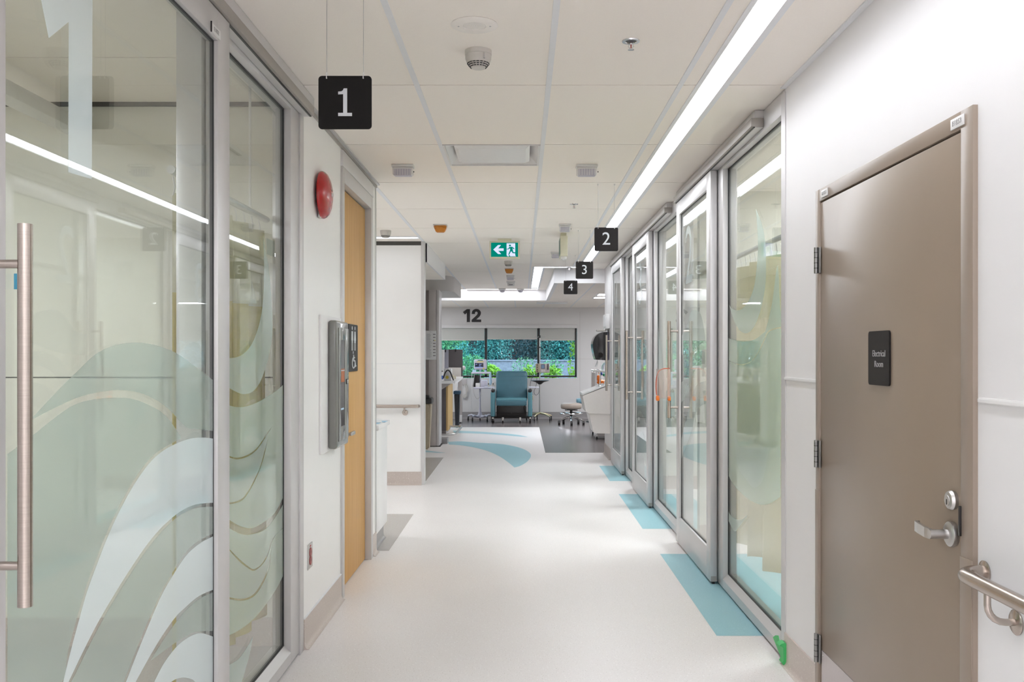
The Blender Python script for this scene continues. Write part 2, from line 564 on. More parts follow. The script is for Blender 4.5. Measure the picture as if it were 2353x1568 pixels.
def copy_tree(o, parent=None):
    c = o.copy()
    COL.objects.link(c)
    if parent is not None:
        c.parent = parent
    for ch in [k for k in bpy.data.objects if k.parent == o]:
        copy_tree(ch, c)
    return c

def struct(mb, name, label, cat):
    return tag(mb.build(name), label, cat, kind='structure')

XA, YA, ZA = (1, 0, 0), (0, 1, 0), (0, 0, 1)
NX, NY = (-1, 0, 0), (0, -1, 0)
# lettering frames: facing the camera (XA, ZA); on a right-hand wall (NY, ZA); on a left-hand wall (YA, ZA)

# ------------------------------------------------------------------ main levels
CEIL = 2.694
LOW = 2.493
XR, XL = 1.234, -1.070
BACK = 20.8

# ================================================================== FLOOR
f = MB()
f.box(-4.2, 4.2, -4.2, BACK + .2, -.08, 0, M['floor'])
def patch(mb, pts, m, z=.0008):
    mb.poly([(p[0], p[1], z) for p in pts], m)
patch(f, [(.345, 13.59), (4.2, 13.59), (4.2, 18.36), (.345, 18.36)], M['floor_dark'])
patch(f, [(-4.2, 18.36), (4.2, 18.36), (4.2, BACK + .2), (-4.2, BACK + .2)], M['floor_dark'])
for (y0, y1) in ((4.76, 6.71), (7.674, 9.58), (10.56, 12.0)):
    patch(f, [(1.0, y0), (1.72, y0), (1.72, y1), (1.0, y1)], M['floor_teal'])
patch(f, [(-1.8, 6.82), (-.977, 6.82), (-.977, 8.38), (-1.8, 8.38)], M['floor_grey'])
patch(f, [(-2.8, 10.42), (-1.092, 10.25), (-1.092, 12.96), (-2.8, 12.96)], M['floor_grey'])
patch(f, [(-4.2, .3), (-1.09, .3), (-1.09, 4.6), (-4.2, 4.6)], M['floor_grey'])
def fl(x, y):
    p = on_level(x, y)
    return (p.x, p.y)
def swoosh(a, b):
    A = cr([fl(*p) for p in a]); B = cr([fl(*p) for p in b])
    patch(f, A + B[::-1][1:-1], M['floor_teal'], .0012)
swoosh([(1028, 1016), (1060, 1015), (1100, 1018), (1150, 1021), (1185, 1027), (1208, 1035), (1220, 1046), (1213, 1060), (1196, 1071), (1182, 1075)],
       [(1028, 1022), (1060, 1024), (1090, 1029), (1120, 1037), (1145, 1048), (1165, 1061), (1182, 1075)])
swoosh([(1040, 990), (1070, 991), (1110, 993), (1150, 996), (1190, 1000), (1214, 1005)],
       [(1040, 995.5), (1070, 996), (1110, 997.5), (1150, 1000), (1190, 1003.5), (1214, 1005)])
swoosh([(960, 1034), (985, 1036.5), (1005, 1039), (1024, 1041)], [(960, 1039), (985, 1040), (1005, 1041), (1024, 1041)])
struct(f, 'floor', 'pale speckled vinyl corridor floor with turquoise swooshes and grey patches', 'floor')

# ================================================================== CEILING
c = MB()
ys = [4.30 + 1.22 * k for k in range(-7, 12)]
def tiles(x0, x1, ylist, z, xs_in=()):
    xs = [x0] + list(xs_in) + [x1]
    for a, b in zip(xs, xs[1:]):
        for p, q in zip(ylist, ylist[1:]):
            if q - p > .02:
                c.box(a, b, p + .005, q - .005, z, z + .018, M['tile'])
VENT = (-.486, .124, 5.52, 6.13)
yl = [-4.2] + [y for y in ys if -4.2 < y < 17.9] + [18.0]
yfar = [y for y in yl if y < 17.7] + [17.80]
tiles(-1.075, -.486, yfar, CEIL)
tiles(.124, .734, [y for y in yl if y < 13.2] + [13.25], CEIL)
tiles(.124, .150, [13.25, 14.06, 15.28, 16.5, 17.8], CEIL)
tiles(.335, .473, [13.40, 14.06, 15.28, 16.5, 17.8], CEIL)
tiles(.335, .473, [17.8, 18.0], CEIL)
for k in range(4):
    tiles(-1.075 + k * .35, -1.075 + (k + 1) * .35, [17.93, 18.0], CEIL)
tiles(VENT[0], VENT[1], [y for y in yl if y < 5.53], CEIL)
tiles(VENT[0], VENT[1], [6.13] + [y for y in yfar if y > 6.2], CEIL)
tiles(.734, .808, [y for y in yl if y < 13.2] + [13.25], CEIL)
tiles(.734, .958, [13.42, 13.58], CEIL)
tiles(.959, 1.30, [y for y in yl if y < 13.2] + [13.25, 13.58], CEIL)
tiles(-4.2, -1.10, [5.0, 6.8, 7.96, 9.18, 9.83], CEIL)
tiles(-4.2, -1.10, [10.02, 11.2, 12.42, 13.6, 15, 16.3, 17.8], CEIL)
tiles(1.30, 4.2, [4.3, 7.0, 10, 13], CEIL)
tiles(-4.2, -1.05, [-.2, .9, 1.9, 2.9, 3.9, 5.0], CEIL, (-3.4, -2.8, -2.2, -1.6))
c.box(-4.3, 4.3, -4.3, BACK + .3, CEIL + .05, CEIL + .09, M['gap'])
# lower ceiling with its upstand
lx = [.473 + .61 * k for k in range(0, 7)]
for a, b in zip(lx, lx[1:]):
    for p, q in zip([13.6, 14.2, 14.8, 15.4, 16.0, 16.6, 17.2, 18.0], [14.2, 14.8, 15.4, 16.0, 16.6, 17.2, 18.0]):
        c.box(a + .003, b - .003, p + .002, q - .002, LOW, LOW + .018, M['tile'])
for k in range(14):
    a = .473 + .61 * (k - 8)
    for p, q in ((18.0, 19.2), (19.2, 20.4), (20.4, 20.85)):
        c.box(a + .003, a + .607, p + .002, q - .002, LOW, LOW + .018, M['tile'])
for k in range(14):
    a = .473 + .61 * (k - 8)
    c.box(a - .012, a + .012, 18.0 if k < 9 else 13.62, BACK, LOW - .002, LOW + .004, M['tbar'])
c.box(-4.3, 4.3, 18.02, BACK + .1, LOW + .019, LOW + .03, M['gap'])
c.box(.48, 4.3, 13.62, 18.02, LOW + .019, LOW + .03, M['gap'])
struct(c, 'ceiling', 'white tiled suspended ceiling of long lay-in panels', 'ceiling')

t = MB()
for x in (-.486, .124, .734):
    t.box(x - .0125, x + .0125, -4.2, 17.79 if x < 0 else (17.79 if x < .15 else 13.23), CEIL - .003, CEIL + .004, M['tbar'])
t.box(-1.105, -1.075, 6.8, 17.79, CEIL - .003, CEIL + .004, M['tbar'])
struct(t, 'trim_1', 'grey metal ceiling grid bars running along the corridor', 'ceiling trim')

b = MB()
b.box(-4.2, .473, 18.0, 18.06, LOW - .007, CEIL + .01, M['bulkhead'])
b.box(.473, .533, 13.6, 18.06, LOW - .007, CEIL + .01, M['bulkhead'])
b.box(.473, 4.2, 13.58, 13.64, LOW - .007, CEIL + .01, M['bulkhead'])
struct(b, 'trim_2', 'white dropped bulkhead edging the raised ceiling at the far end', 'bulkhead')
b = MB()
b.box(-4.2, -1.065, 10.42, 10.44, LOW - .012, CEIL, M['bulkhead'])
b.box(-1.085, -1.065, 10.42, 12.9, LOW - .012, CEIL, M['bulkhead'])
for p, q in zip([10.44, 10.9, 11.4, 11.9, 12.4], [10.9, 11.4, 11.9, 12.4, 12.9]):
    b.box(-4.2, -1.085, p + .003, q - .003, LOW - .01, LOW + .01, M['tile'])
b.box(-4.2, -1.065, 12.88, 12.9, LOW - .012, CEIL, M['bulkhead'])
struct(b, 'trim_3', 'pale square-cornered soffit box beside the end of the left wall', 'bulkhead')
b = MB()
arc = [(-1.09, 16.6), (-1.09, 15.05)] + [(-1.09 - .42 * (1 - cos(a)), 15.05 - .45 * sin(a)) for a in [radians(k * 10) for k in range(1, 10)]] + [(-4.1, 14.55), (-4.1, 16.6)]
b.prism(arc, (0, 0, 2.45), XA, YA, CEIL - 2.45, M['bulkgrey'])
struct(b, 'trim_4', 'dark grey round-cornered bulkhead over the nursing desk', 'bulkhead')

# ================================================================== WALLS
w_ = MB()
w_.box(XR, XR + .10, -4.2, 2.515, 0, CEIL, M['wall'])
w_.box(XR, XR + .10, 3.848, 4.345, 0, CEIL, M['wall'])
w_.box(XR, XR + .10, 2.515, 3.848, 2.12, CEIL, M['wall'])
w_.box(XR + .09, XR + .10, 2.515, 3.848, 0, 2.12, M['gap'])
struct(w_, 'wall_right', 'white painted right-hand corridor wall around the taupe door', 'wall')
w_ = MB()
w_.box(XR - .02, XR + .07, 12.62, 13.58, 0, CEIL, M['wall'])
w_.box(XR + .05, 4.2, 13.48, 13.58, 0, CEIL, M['wall'])
struct(w_, 'wall_right_end', 'short white wall end beyond the last sliding door, behind the sink', 'wall')
w_ = MB()
w_.box(XL - .10, XL, 4.53, 5.475, 0, CEIL, M['panel'])
w_.box(XL - .10, XL, 6.60, 6.80, 0, CEIL, M['panel'])
w_.box(XL - .10, XL, 5.475, 6.60, 2.56, CEIL, M['panel'])
w_.box(XL - .1, XL + .0006, 6.60, 6.80, 1.338, 1.342, M['tbar'])
struct(w_, 'wall_left', 'white panelled left-hand corridor wall around the oak door', 'wall')
w_ = MB()
w_.box(-4.2, -1.092, 10.25, 10.40, 0, CEIL - .045, M['panel'])
w_.box(-4.2, -1.10, 10.26, 10.40, CEIL - .045, CEIL, M['gap'])
w_.box(-4.2, -1.11, 10.2488, 10.26, 1.337, 1.3415, M['tbar'])
struct(w_, 'wall_left_return', 'white panelled wall facing the camera behind the short rail', 'wall')
w_ = MB()
w_.box(-4.2, 4.2, BACK, BACK + .12, 0, .905, M['back_wall'])
w_.box(-4.2, 4.2, BACK, BACK + .12, 2.02, LOW + .2, M['back_wall'])
w_.box(1.24, 4.2, BACK, BACK + .12, .905, 2.02, M['back_wall'])
w_.box(-4.2, -3.4, BACK, BACK + .12, .905, 2.02, M['back_wall'])
for xx in (-2.0, 1.30, 2.5):
    w_.box(xx, xx + .006, BACK - .0008, BACK, .14, 2.4 if xx != -2 else .9, M['grey_panel'])
w_.box(1.24, 4.2, BACK - .0008, BACK, 1.335, 1.341, M['grey_panel'])
struct(w_, 'wall_back', 'grey end wall below and around the garden window', 'wall')
w_ = MB()
w_.box(-4.3, -4.2, -.3, BACK + .1, 0, CEIL, M['room_wall'])
struct(w_, 'wall_far_left', 'cream wall at the far side of the left rooms', 'wall')
w_ = MB()
w_.box(4.2, 4.3, 4.3, BACK + .1, 0, CEIL, M['room_wall'])
struct(w_, 'wall_far_right', 'cream wall at the far side of the right rooms', 'wall')
w_ = MB()
w_.box(-4.2, XL - .101, 4.60, 4.70, 0, CEIL, M['room_wall'])
w_.box(-4.2, XL - .12, 4.598, 4.60, 1.328, 1.334, M['gap'])
w_.box(-4.2, XL - .12, 4.590, 4.60, 0, .14, M['base'])
w_.box(-4.2, XL - .12, 4.585, 4.60, CEIL - .02, CEIL, M['gap'])
struct(w_, 'wall_left_room', 'cream inner wall of the room behind the left glass', 'wall')
w_ = MB()
w_.box(-4.2, XL - .101, 6.72, 6.80, 0, CEIL, M['panel'])
w_.box(-4.2, XL - .101, 4.71, 4.72, 0, CEIL, M['panel'])
struct(w_, 'wall_washroom', 'white wall behind the oak door', 'wall')
w_ = MB()
w_.box(-4.2, XL - .05, .2, .3, 0, CEIL, M['room_wall'])
w_.box(XL - .14, XL - .04, -4.2, .2, 0, CEIL, M['wall'])
w_.box(XL - .14, XR + .1, -4.3, -4.2, 0, CEIL, M['wall'])
struct(w_, 'wall_behind', 'white corridor walls behind the camera', 'wall')
for i, yy in enumerate((4.22, 7.10, 9.95)):
    w_ = MB()
    w_.box(1.36, 4.2, yy, yy + .09, 0, CEIL, M['room_wall'])
    w_.box(1.36, 4.2, yy - .012, yy, 0, .14, M['base'])
    struct(w_, 'wall_room_partition', ['cream partition wall beside the electrical closet', 'cream partition wall seen through the nearest right-hand glass',
           'cream partition wall behind the second sliding door'][i], 'wall')
w_ = MB()
w_.box(-4.2, -1.455, 14.95, 15.02, 0, 2.45, M['grey_panel'])
struct(w_, 'wall_nursing_station', 'grey partition behind the beige bin and grey column', 'wall')

# baseboards (coved)
def cove(mb, a, b, n, m, h=.147, t=.008):
    """coved vinyl base from a to b on the floor; n points into the room"""
    a, b, n = Vector(a), Vector(b), Vector(n)
    prof = [(0, 0), (.030, 0), (.030, .0015), (.020, .004), (.013, .010), (.009, .020), (t, .032), (t, h), (0, h)]
    L = (b - a).length
    u = (b - a).normalized()
    if u.cross(Vector((0, 0, 1))).dot(n) < 0:
        a, b, u = b, a, -u
    bm2 = bmesh.new()
    A = [bm2.verts.new(a + n * p[0] + Vector((0, 0, p[1]))) for p in prof]
    B = [bm2.verts.new(b + n * p[0] + Vector((0, 0, p[1]))) for p in prof]
    for i in range(len(prof)):
        j = (i + 1) % len(prof)
        bm2.faces.new([A[i], A[j], B[j], B[i]])
    caps = [bm2.faces.new(A[::-1]), bm2.faces.new(B)]
    bmesh.ops.recalc_face_normals(bm2, faces=bm2.faces[:])
    bm2.normal_update()
    bmesh.ops.triangulate(bm2, faces=caps)
    mb._take(bm2, m)
bb = MB()
cove(bb, (XR, 3.862, 0), (XR, 4.338, 0), NX, M['base'])
cove(bb, (XR, -4.2, 0), (XR, 2.50, 0), NX, M['base'])
struct(bb, 'baseboard_right', 'beige speckled coved base along the right wall', 'baseboard')
bb = MB()
cove(bb, (XL, 4.535, 0), (XL, 5.47, 0), XA, M['base'])
bb.box(XL, XL + .009, 4.535, 5.47, .147, .151, M['tbar'])
cove(bb, (XL, 6.62, 0), (XL, 6.79, 0), XA, M['base'])
struct(bb, 'baseboard_left', 'beige speckled coved base under the red bell', 'baseboard')
bb = MB()
cove(bb, (-4.2, 10.25, 0), (-1.105, 10.25, 0), NY, M['base'])
struct(bb, 'baseboard_return', 'beige speckled base below the far short rail', 'baseboard')
bb = MB()
cove(bb, (-4.2, BACK, 0), (4.2, BACK, 0), NY, M['base_grey'], .15)
struct(bb, 'baseboard_back', 'dark grey base along the end wall', 'baseboard')
bb = MB()
cove(bb, (XR - .02, 12.66, 0), (XR - .02, 13.58, 0), NX, M['base'])
struct(bb, 'baseboard_right_end', 'pale base below the scrub sink', 'baseboard')

# corner guards, ceiling shadow trims
g = MB()
g.box(-1.092, -1.078, 10.245, 10.40, 0, CEIL, M['alu'])
g.box(-1.112, -1.090, 10.243, 10.249, 0, CEIL, M['alu'])
struct(g, 'trim_5', 'aluminium corner guard at the end of the far left wall', 'corner guard')
g = MB()
g.box(XL - .02, XL + .003, 6.795, 6.803, 0, CEIL, M['alu'])
g.box(XL, XL + .003, 6.765, 6.803, 0, CEIL, M['alu'])
struct(g, 'trim_6', 'aluminium corner guard past the oak door', 'corner guard')
g = MB()
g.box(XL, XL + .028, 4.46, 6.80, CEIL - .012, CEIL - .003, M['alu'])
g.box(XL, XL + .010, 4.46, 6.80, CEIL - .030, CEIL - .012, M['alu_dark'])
struct(g, 'trim_7', 'grey shadow-line trim where the left wall meets the ceiling', 'ceiling trim')
g = MB()
g.box(XR - .024, XR, -4.2, 4.34, CEIL - .007, CEIL - .0005, M['tbar'])
struct(g, 'trim_8', 'pale wall angle where the right wall meets the ceiling', 'ceiling trim')
# chair rail
g = MB()
for (a, b_, z0, z1) in ((3.862, 4.338, 1.340, 1.341), (-4.2, 2.497, 1.312, 1.330)):
    for (h0, h1, tt) in ((0, .015, .005), (.003, .012, .0075)):
        pts = [Vector((XR - tt, a, z0 - h1)), Vector((XR - tt, b_, z1 - h1)), Vector((XR - tt, b_, z1 - h0)), Vector((XR - tt, a, z0 - h0))]
        q = [p + Vector((tt, 0, 0)) for p in pts]
        for F4 in ([pts[0], pts[1], pts[2], pts[3]], [pts[3], pts[2], q[2], q[3]], [pts[0], q[0], q[1], pts[1]], [pts[1], q[1], q[2], pts[2]], [pts[0], pts[3], q[3], q[0]]):
            g.poly(F4, M['white_board'])
struct(g, 'trim_9', 'slim white chair rail on the right wall either side of the door', 'chair rail')

# ================================================================== LINEAR LIGHTS
def lamp_bar(name, label, segs, frames, mm='strip'):
    r = thing(name, label, 'ceiling light', (segs[0][0], segs[0][2], CEIL))
    fr = MB()
    for (x0, x1, y0, y1) in frames:
        fr.box(x0, x1, y0, y1, CEIL - .004, CEIL + .05, M['tbar'])
    fr.build('lamp_frame', r)
    d = MB()
    for i, (x0, x1, y0, y1) in enumerate(segs):
        d.box(x0, x1, y0, y1, CEIL + .032, CEIL + .042, M[mm if i == 0 else 'strip_far'])
    d.build('diffuser', r)
    return r
lamp_bar('linear_light', 'long recessed strip light along the right of the corridor ceiling, zigzagging at the far end',
         [(.830, .929, -4.0, 13.25), (.181, .929, 13.25, 13.36), (.181, .305, 13.36, 17.80), (-1.6, .305, 17.80, 17.92)],
         [(.808, .830, -4.0, 13.25), (.929, .959, -4.0, 13.36), (.150, .830, 13.235, 13.25), (.305, .929, 13.36, 13.40), (.150, .181, 13.25, 17.80), (.305, .335, 13.4, 17.92)])
lamp_bar('linear_light', 'slim strip light washing the white panelled wall behind the short rail',
         [(-4.1, -1.13, 9.86, 9.98)], [(-4.15, -1.11, 9.83, 9.86), (-4.15, -1.11, 9.98, 10.01)], 'wash')

def troffer(x0, x1, y0, y1, z, label, group=None, mm='troffer'):
    r = thing('ceiling_troffer', label, 'ceiling light', ((x0 + x1) / 2, (y0 + y1) / 2, z), group)
    a = MB()
    a.box(x0, x1, y0, y0 + .03, z - .006, z + .015, M['tbar']); a.box(x0, x1, y1 - .03, y1, z - .006, z + .015, M['tbar'])
    a.box(x0, x0 + .03, y0, y1, z - .006, z + .015, M['tbar']); a.box(x1 - .03, x1, y0, y1, z - .006, z + .015, M['tbar'])
    a.build('lamp_frame', r)
    d = MB(); d.box(x0 + .03, x1 - .03, y0 + .03, y1 - .03, z - .003, z + .005, M[mm])
    d.build('diffuser', r)
troffer(1.31, 2.5, 16.05, 16.55, LOW, 'nearer bright ceiling panel light past the last sliding door', None, 'ward')
troffer(1.31, 2.5, 16.95, 17.35, LOW, 'farther bright ceiling panel light past the last sliding door', None, 'ward')
troffer(-3.2, -2.6, 1.6, 2.8, CEIL, 'ceiling panel light in the room behind the left glass')
for k, (y0, lab) in enumerate(((5.2, 'in the first room behind the right glass'), (8.0, 'in the second room behind the right glass'), (11.2, 'in the third room behind the right glass'))):
    troffer(2.3, 2.9, y0, y0 + 1.2, CEIL, 'ceiling panel light ' + lab)
for k, (y0, lab) in enumerate(((-3.6, 'rearmost'), (-2.1, 'middle'), (-.9, 'foremost'))):
    troffer(-.45, .15, y0, y0 + .6, CEIL, lab + ' square fill panel added behind the camera', None, 'rear_fill')  # out of view, added as fill for the near corridor
troffer(2.6, 3.8, 18.7, 19.3, LOW, 'unseen fill panel added in the far right corner of the ward', None, 'ward')  # added out of view to brighten the end wall
troffer(-3.2, -2.6, 7.6, 8.2, CEIL, 'unseen fill panel added over the side alcove past the oak door', None, 'ward')  # out-of-view lamp, added to brighten the alcove
troffer(-3.2, -2.0, 18.7, 19.3, LOW, 'unseen fill panel added over the nursing desk', None, 'ward')  # added off view because the far end was too dark

# ================================================================== ELECTRICAL ROOM DOOR
d = thing('door_1', 'taupe painted steel door marked Electrical Room in a taupe frame', 'door', (XR, 3.19, 0), kind='structure')
m = MB()
FX = XR - .014
y0, y1, l0, l1 = 2.510, 3.852, 2.580, 3.804
m.box(FX, XR + .05, y0, l0, 0, 2.123, M['taupe_frame'], .002)
m.box(FX, XR + .05, l1, y1, 0, 2.123, M['taupe_frame'], .002)
m.box(FX, XR + .05, l0, l1, 2.072, 2.123, M['taupe_frame'], .002)
m.box(FX - .003, FX + .01, 2.512, 2.579, 0, .886, M['taupe_frame'], .001)
m.box(FX - .003, FX + .01, 3.806, 3.851, 0, .886, M['taupe_frame'], .001)
m.build('door_frame', d)
m = MB(); m.box(FX + .004, XR + .045, l0 + .004, l1 - .004, .008, 2.066, M['taupe'], .002)
m.build('door_leaf', d)
m = MB()
m.box(FX + .0015, FX + .0045, l0 + .05, l1 - .025, .012, .24, M['kick'])
for yy in (3.76, 3.2, 2.7):
    m.sphere((FX + .001, yy, .225), .004, M['satin'], 8)
m.build('kick_plate', d)
for (ya, yb) in ((568, 628), (1013, 1075), (1459, 1524)):
    za = CAMZ + (CY - ya) * 3.80 / F; zb = CAMZ + (CY - yb) * 3.80 / F
    h = MB()
    hy = 3.815
    h.cyl((FX - .010, hy, zb), (FX - .010, hy, za), .0085, M['hinge_steel'], 14)
    for q in range(1, 5):
        zz = zb + (za - zb) * q / 5
        h.cyl((FX - .010, hy, zz - .0012), (FX - .010, hy, zz + .0012), .0088, M['black'], 14)
    h.box(FX - .004, FX + .002, hy - .028, hy, zb, za, M['hinge_steel'], .001)
    h.build('hinge', d)
lv = MB()
pc = on_wall(2190, 1228, FX)
lv.lathe([(.001, -.004), (.033, -.004), (.036, .004), (.035, .012), (.029, .016), (.026, .017), (0, .017)], M['satin'], (FX, pc.y, pc.z), '-X')
ros = lv.build('lever_handle', d)
lv = MB()
lv.cyl((FX - .014, pc.y, pc.z), (FX - .068, pc.y, pc.z), .0135, M['satin'], 20)
lp = [(0, 0), (.012, .003), (.10, .010), (.112, .006), (.118, -.004)]
path = [(FX - .062, pc.y + .006, pc.z), (FX - .064, pc.y + .03, pc.z), (FX - .062, pc.y + .08, pc.z + .002), (FX - .058, pc.y + .11, pc.z + .003), (FX - .046, pc.y + .122, pc.z + .003)]
for p, q in zip(path, path[1:]):
    p, q = Vector(p), Vector(q)
    n_ = Vector((-(q - p).y, (q - p).x, 0)).normalized() * .0045
    b2 = bmesh.new()
    vs = []
    for P in (p, q):
        for sz in (-.0145, .0145):
            for sn in (-1, 1):
                vs.append(b2.verts.new(P + n_ * sn + Vector((0, 0, sz))))
    bmesh.ops.convex_hull(b2, input=b2.verts[:])
    lv._take(b2, M['satin'])
lv.build('lever', ros)
m = MB()
pb = on_wall(2190, 1150, FX)
m.lathe([(.001, -.004), (.026, -.004), (.028, .006), (.024, .014), (.019, .016), (0, .016)], M['satin'], (FX, pb.y, pb.z), '-X')
m.lathe([(.0, .0165), (.015, .0165), (.015, .0185), (0, .0185)], M['satin'], (FX, pb.y, pb.z), '-X')
m.box(FX - .0195, FX - .0180, pb.y - .002, pb.y + .002, pb.z - .012, pb.z + .003, M['black'])
m.build('deadbolt', d)
m = MB()
m.box(FX - .006, FX + .006, l0 - .006, l0 + .002, CAMZ + (CY - 1232) * 2.58 / F, CAMZ + (CY - 1163) * 2.58 / F, M['black'], .001)
m.build('strike_lip', d)
for (xa, xb, ya, yb, txt) in ((2187, 2217, 281, 303, 'E1853'), (1889, 1903, 445, 459, 'E1853')):
    p0 = on_wall(xa, (ya + yb) / 2, FX); p1 = on_wall(xb, (ya + yb) / 2, FX)
    zc = 2.0955
    m = MB()
    m.box(FX - .004, FX - .0002, p1.y, p0.y, zc - .015, zc + .015, M['white_plastic'], .0008)
    m.text(txt, .020, (FX - .0045, (p0.y + p1.y) / 2, zc), NY, ZA, M['grey_letter'], .0004, sx=1.15)
    m.build('number_label', d)

def plaque(name, label, cat, yc, zc, wy, hz, X, face, m_):
    """rounded flat plate on a side wall; face = +1 looks to +X, -1 to -X"""
    r = thing(name, label, cat, (X, yc, zc))
    a = MB()
    rr = .012
    pl = []
    for (sx, sz, a0) in ((1, 1, 0), (-1, 1, 90), (-1, -1, 180), (1, -1, 270)):
        for k in range(5):
            an = radians(a0 + k * 22.5)
            pl.append((sx * (wy / 2 - rr) + rr * cos(an), sz * (hz / 2 - rr) + rr * sin(an)))
    u = YA if face > 0 else NY
    a.prism(pl, (X, yc, zc), u, ZA, .006, m_)
    a.build('plate', r)
    return r
pa = on_wall(1997, 830, FX); pb2 = on_wall(2045, 830, FX)
yc, wy = (pa.y + pb2.y) / 2, pa.y - pb2.y
sgn = plaque('room_sign', 'dark plaque reading Electrical Room on the taupe door', 'sign', yc, 1.433, wy, .186, FX + .003, -1, M['sign_grey'])
a = MB()
a.text('Electrical', .031, (FX - .0040, yc - .006, 1.447 + .001), NY, ZA, M['grey_letter'], .0005, sx=1.02)
a.text('Room', .031, (FX - .0040, yc - .006, 1.447 - .035), NY, ZA, M['grey_letter'], .0005, sx=1.02)
a.build('lettering', sgn)

# ================================================================== NEAR HANDRAIL
r = thing('handrail', 'thick brushed steel handrail at right front, curved end by the taupe door', 'handrail', (XR, 2.0, .865))
a = MB()
RX, RZ = 1.160, .866
pts = [(XR, 2.470, RZ)] + [(XR - .004 - .07 * sin(radians(k)), 2.470 - .055 + .055 * cos(radians(k)) + 0.0, RZ) for k in range(15, 91, 15)]
pts += [(RX, 2.37, RZ), (RX, 1.5, RZ), (RX, -.5, RZ)]
a.tube(pts, .0195, M['steel'], 20)
a.lathe([(0, 0), (.030, 0), (.031, .004), (.024, .007), (0, .007)], M['steel'], (XR, 2.470, RZ), '-X')
a.build('rail', r)
for yy in (2.312, .9):
    a = MB()
    q = [(RX, yy, RZ - .015), (RX, yy, RZ - .045)] + [(RX + .045 * (1 - cos(radians(k))), yy, RZ - .045 - .043 * sin(radians(k))) for k in range(18, 91, 18)] + [(XR, yy, RZ - .088)]
    a.tube(q, .0088, M['steel'], 14)
    a.lathe([(0, 0), (.031, 0), (.032, .004), (.028, .007), (0, .008)], M['steel'], (XR, yy, RZ - .088), '-X')
    a.build('bracket', r)
r = thing('handrail', 'short steel rail on the white panelled wall facing the camera', 'handrail', (-1.3, 10.25, .87))
a = MB()
a.tube([(-2.6, 10.17, .873), (-1.25, 10.17, .873), (-1.175, 10.17, .873), (-1.150, 10.182, .873), (-1.140, 10.21, .873), (-1.140, 10.25, .873)], .019, M['steel'], 16)
a.build('rail', r)
a = MB()
a.tube([(-1.288, 10.17, .86), (-1.288, 10.17, .83), (-1.288, 10.19, .805), (-1.288, 10.25, .80)], .009, M['steel'], 12)
a.lathe([(0, 0), (.031, 0), (.032, .006), (.026, .010), (0, .01)], M['steel'], (-1.288, 10.25, .80), '-Y')
a.build('bracket', r)

# ================================================================== GLASS STOREFRONTS
def pull(parent, X, y, side, z0=.962, z1=1.697, s0=1.04, s1=1.62):
    """ladder pull; side = direction it stands off from X"""
    a = MB()
    a.cyl((X + side * .066, y, z0), (X + side * .066, y, z1), .0135, M['steel'], 18)
    h = a.build('pull_handle', parent)
    for z in (s0, s1):
        s = MB()
        s.cyl((X, y, z), (X + side * .060, y, z), .0085, M['steel'], 14)
        s.cyl((X, y, z), (X + side * .004, y, z), .012, M['steel'], 14)
        s.build('standoff', h)

def leaf(name, label, xf, xb, y0, y1, hy, s):
    """sliding glass door: xf corridor face, xb room face; s = +1 for the right-hand wall"""
    r = thing(name, label, 'door', ((xf + xb) / 2, (y0 + y1) / 2, 0), kind='structure')
    a = MB()
    st, zt, zb = .125, 2.500, .215
    a.box(xf, xb, y0, y0 + st, .016, 2.602, M['alu'], .002)
    a.box(xf, xb, y1 - st, y1, .016, 2.602, M['alu'], .002)
    a.box(xf, xb, y0 + st, y1 - st, zt, 2.602, M['alu'], .002)
    a.box(xf, xb, y0 + st, y1 - st, .016, zb, M['alu'], .002)
    a.build('leaf_frame', r)
    a = MB()
    xm = (xf + xb) / 2
    for (ya, yb, za, zz) in ((y0 + st, y0 + st + .003, zb, zt), (y1 - st - .003, y1 - st, zb, zt), (y0 + st, y1 - st, zt - .004, zt), (y0 + st, y1 - st, zb, zb + .004)):
        a.box(xm - .0065, xm + .0065, ya, yb, za, zz, M['gasket'])
    a.build('gasket', r)
    a = MB()
    a.box(xm - .004, xm + .004, y0 + st + .001, y1 - st - .001, zb + .001, zt - .001, M['glass'])
    pane = a.build('glass_pane', r)
    a = MB()
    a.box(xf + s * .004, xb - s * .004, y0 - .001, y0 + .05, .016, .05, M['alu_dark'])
    a.box(xf + s * .012, xb - s * .012, y0 + .005, y0 + .045, .001, .016, M['black'])
    a.build('floor_guide', r)
    pull(r, xf, hy, -s)
    pull(r, xb, hy, s)
    return r, pane, xm

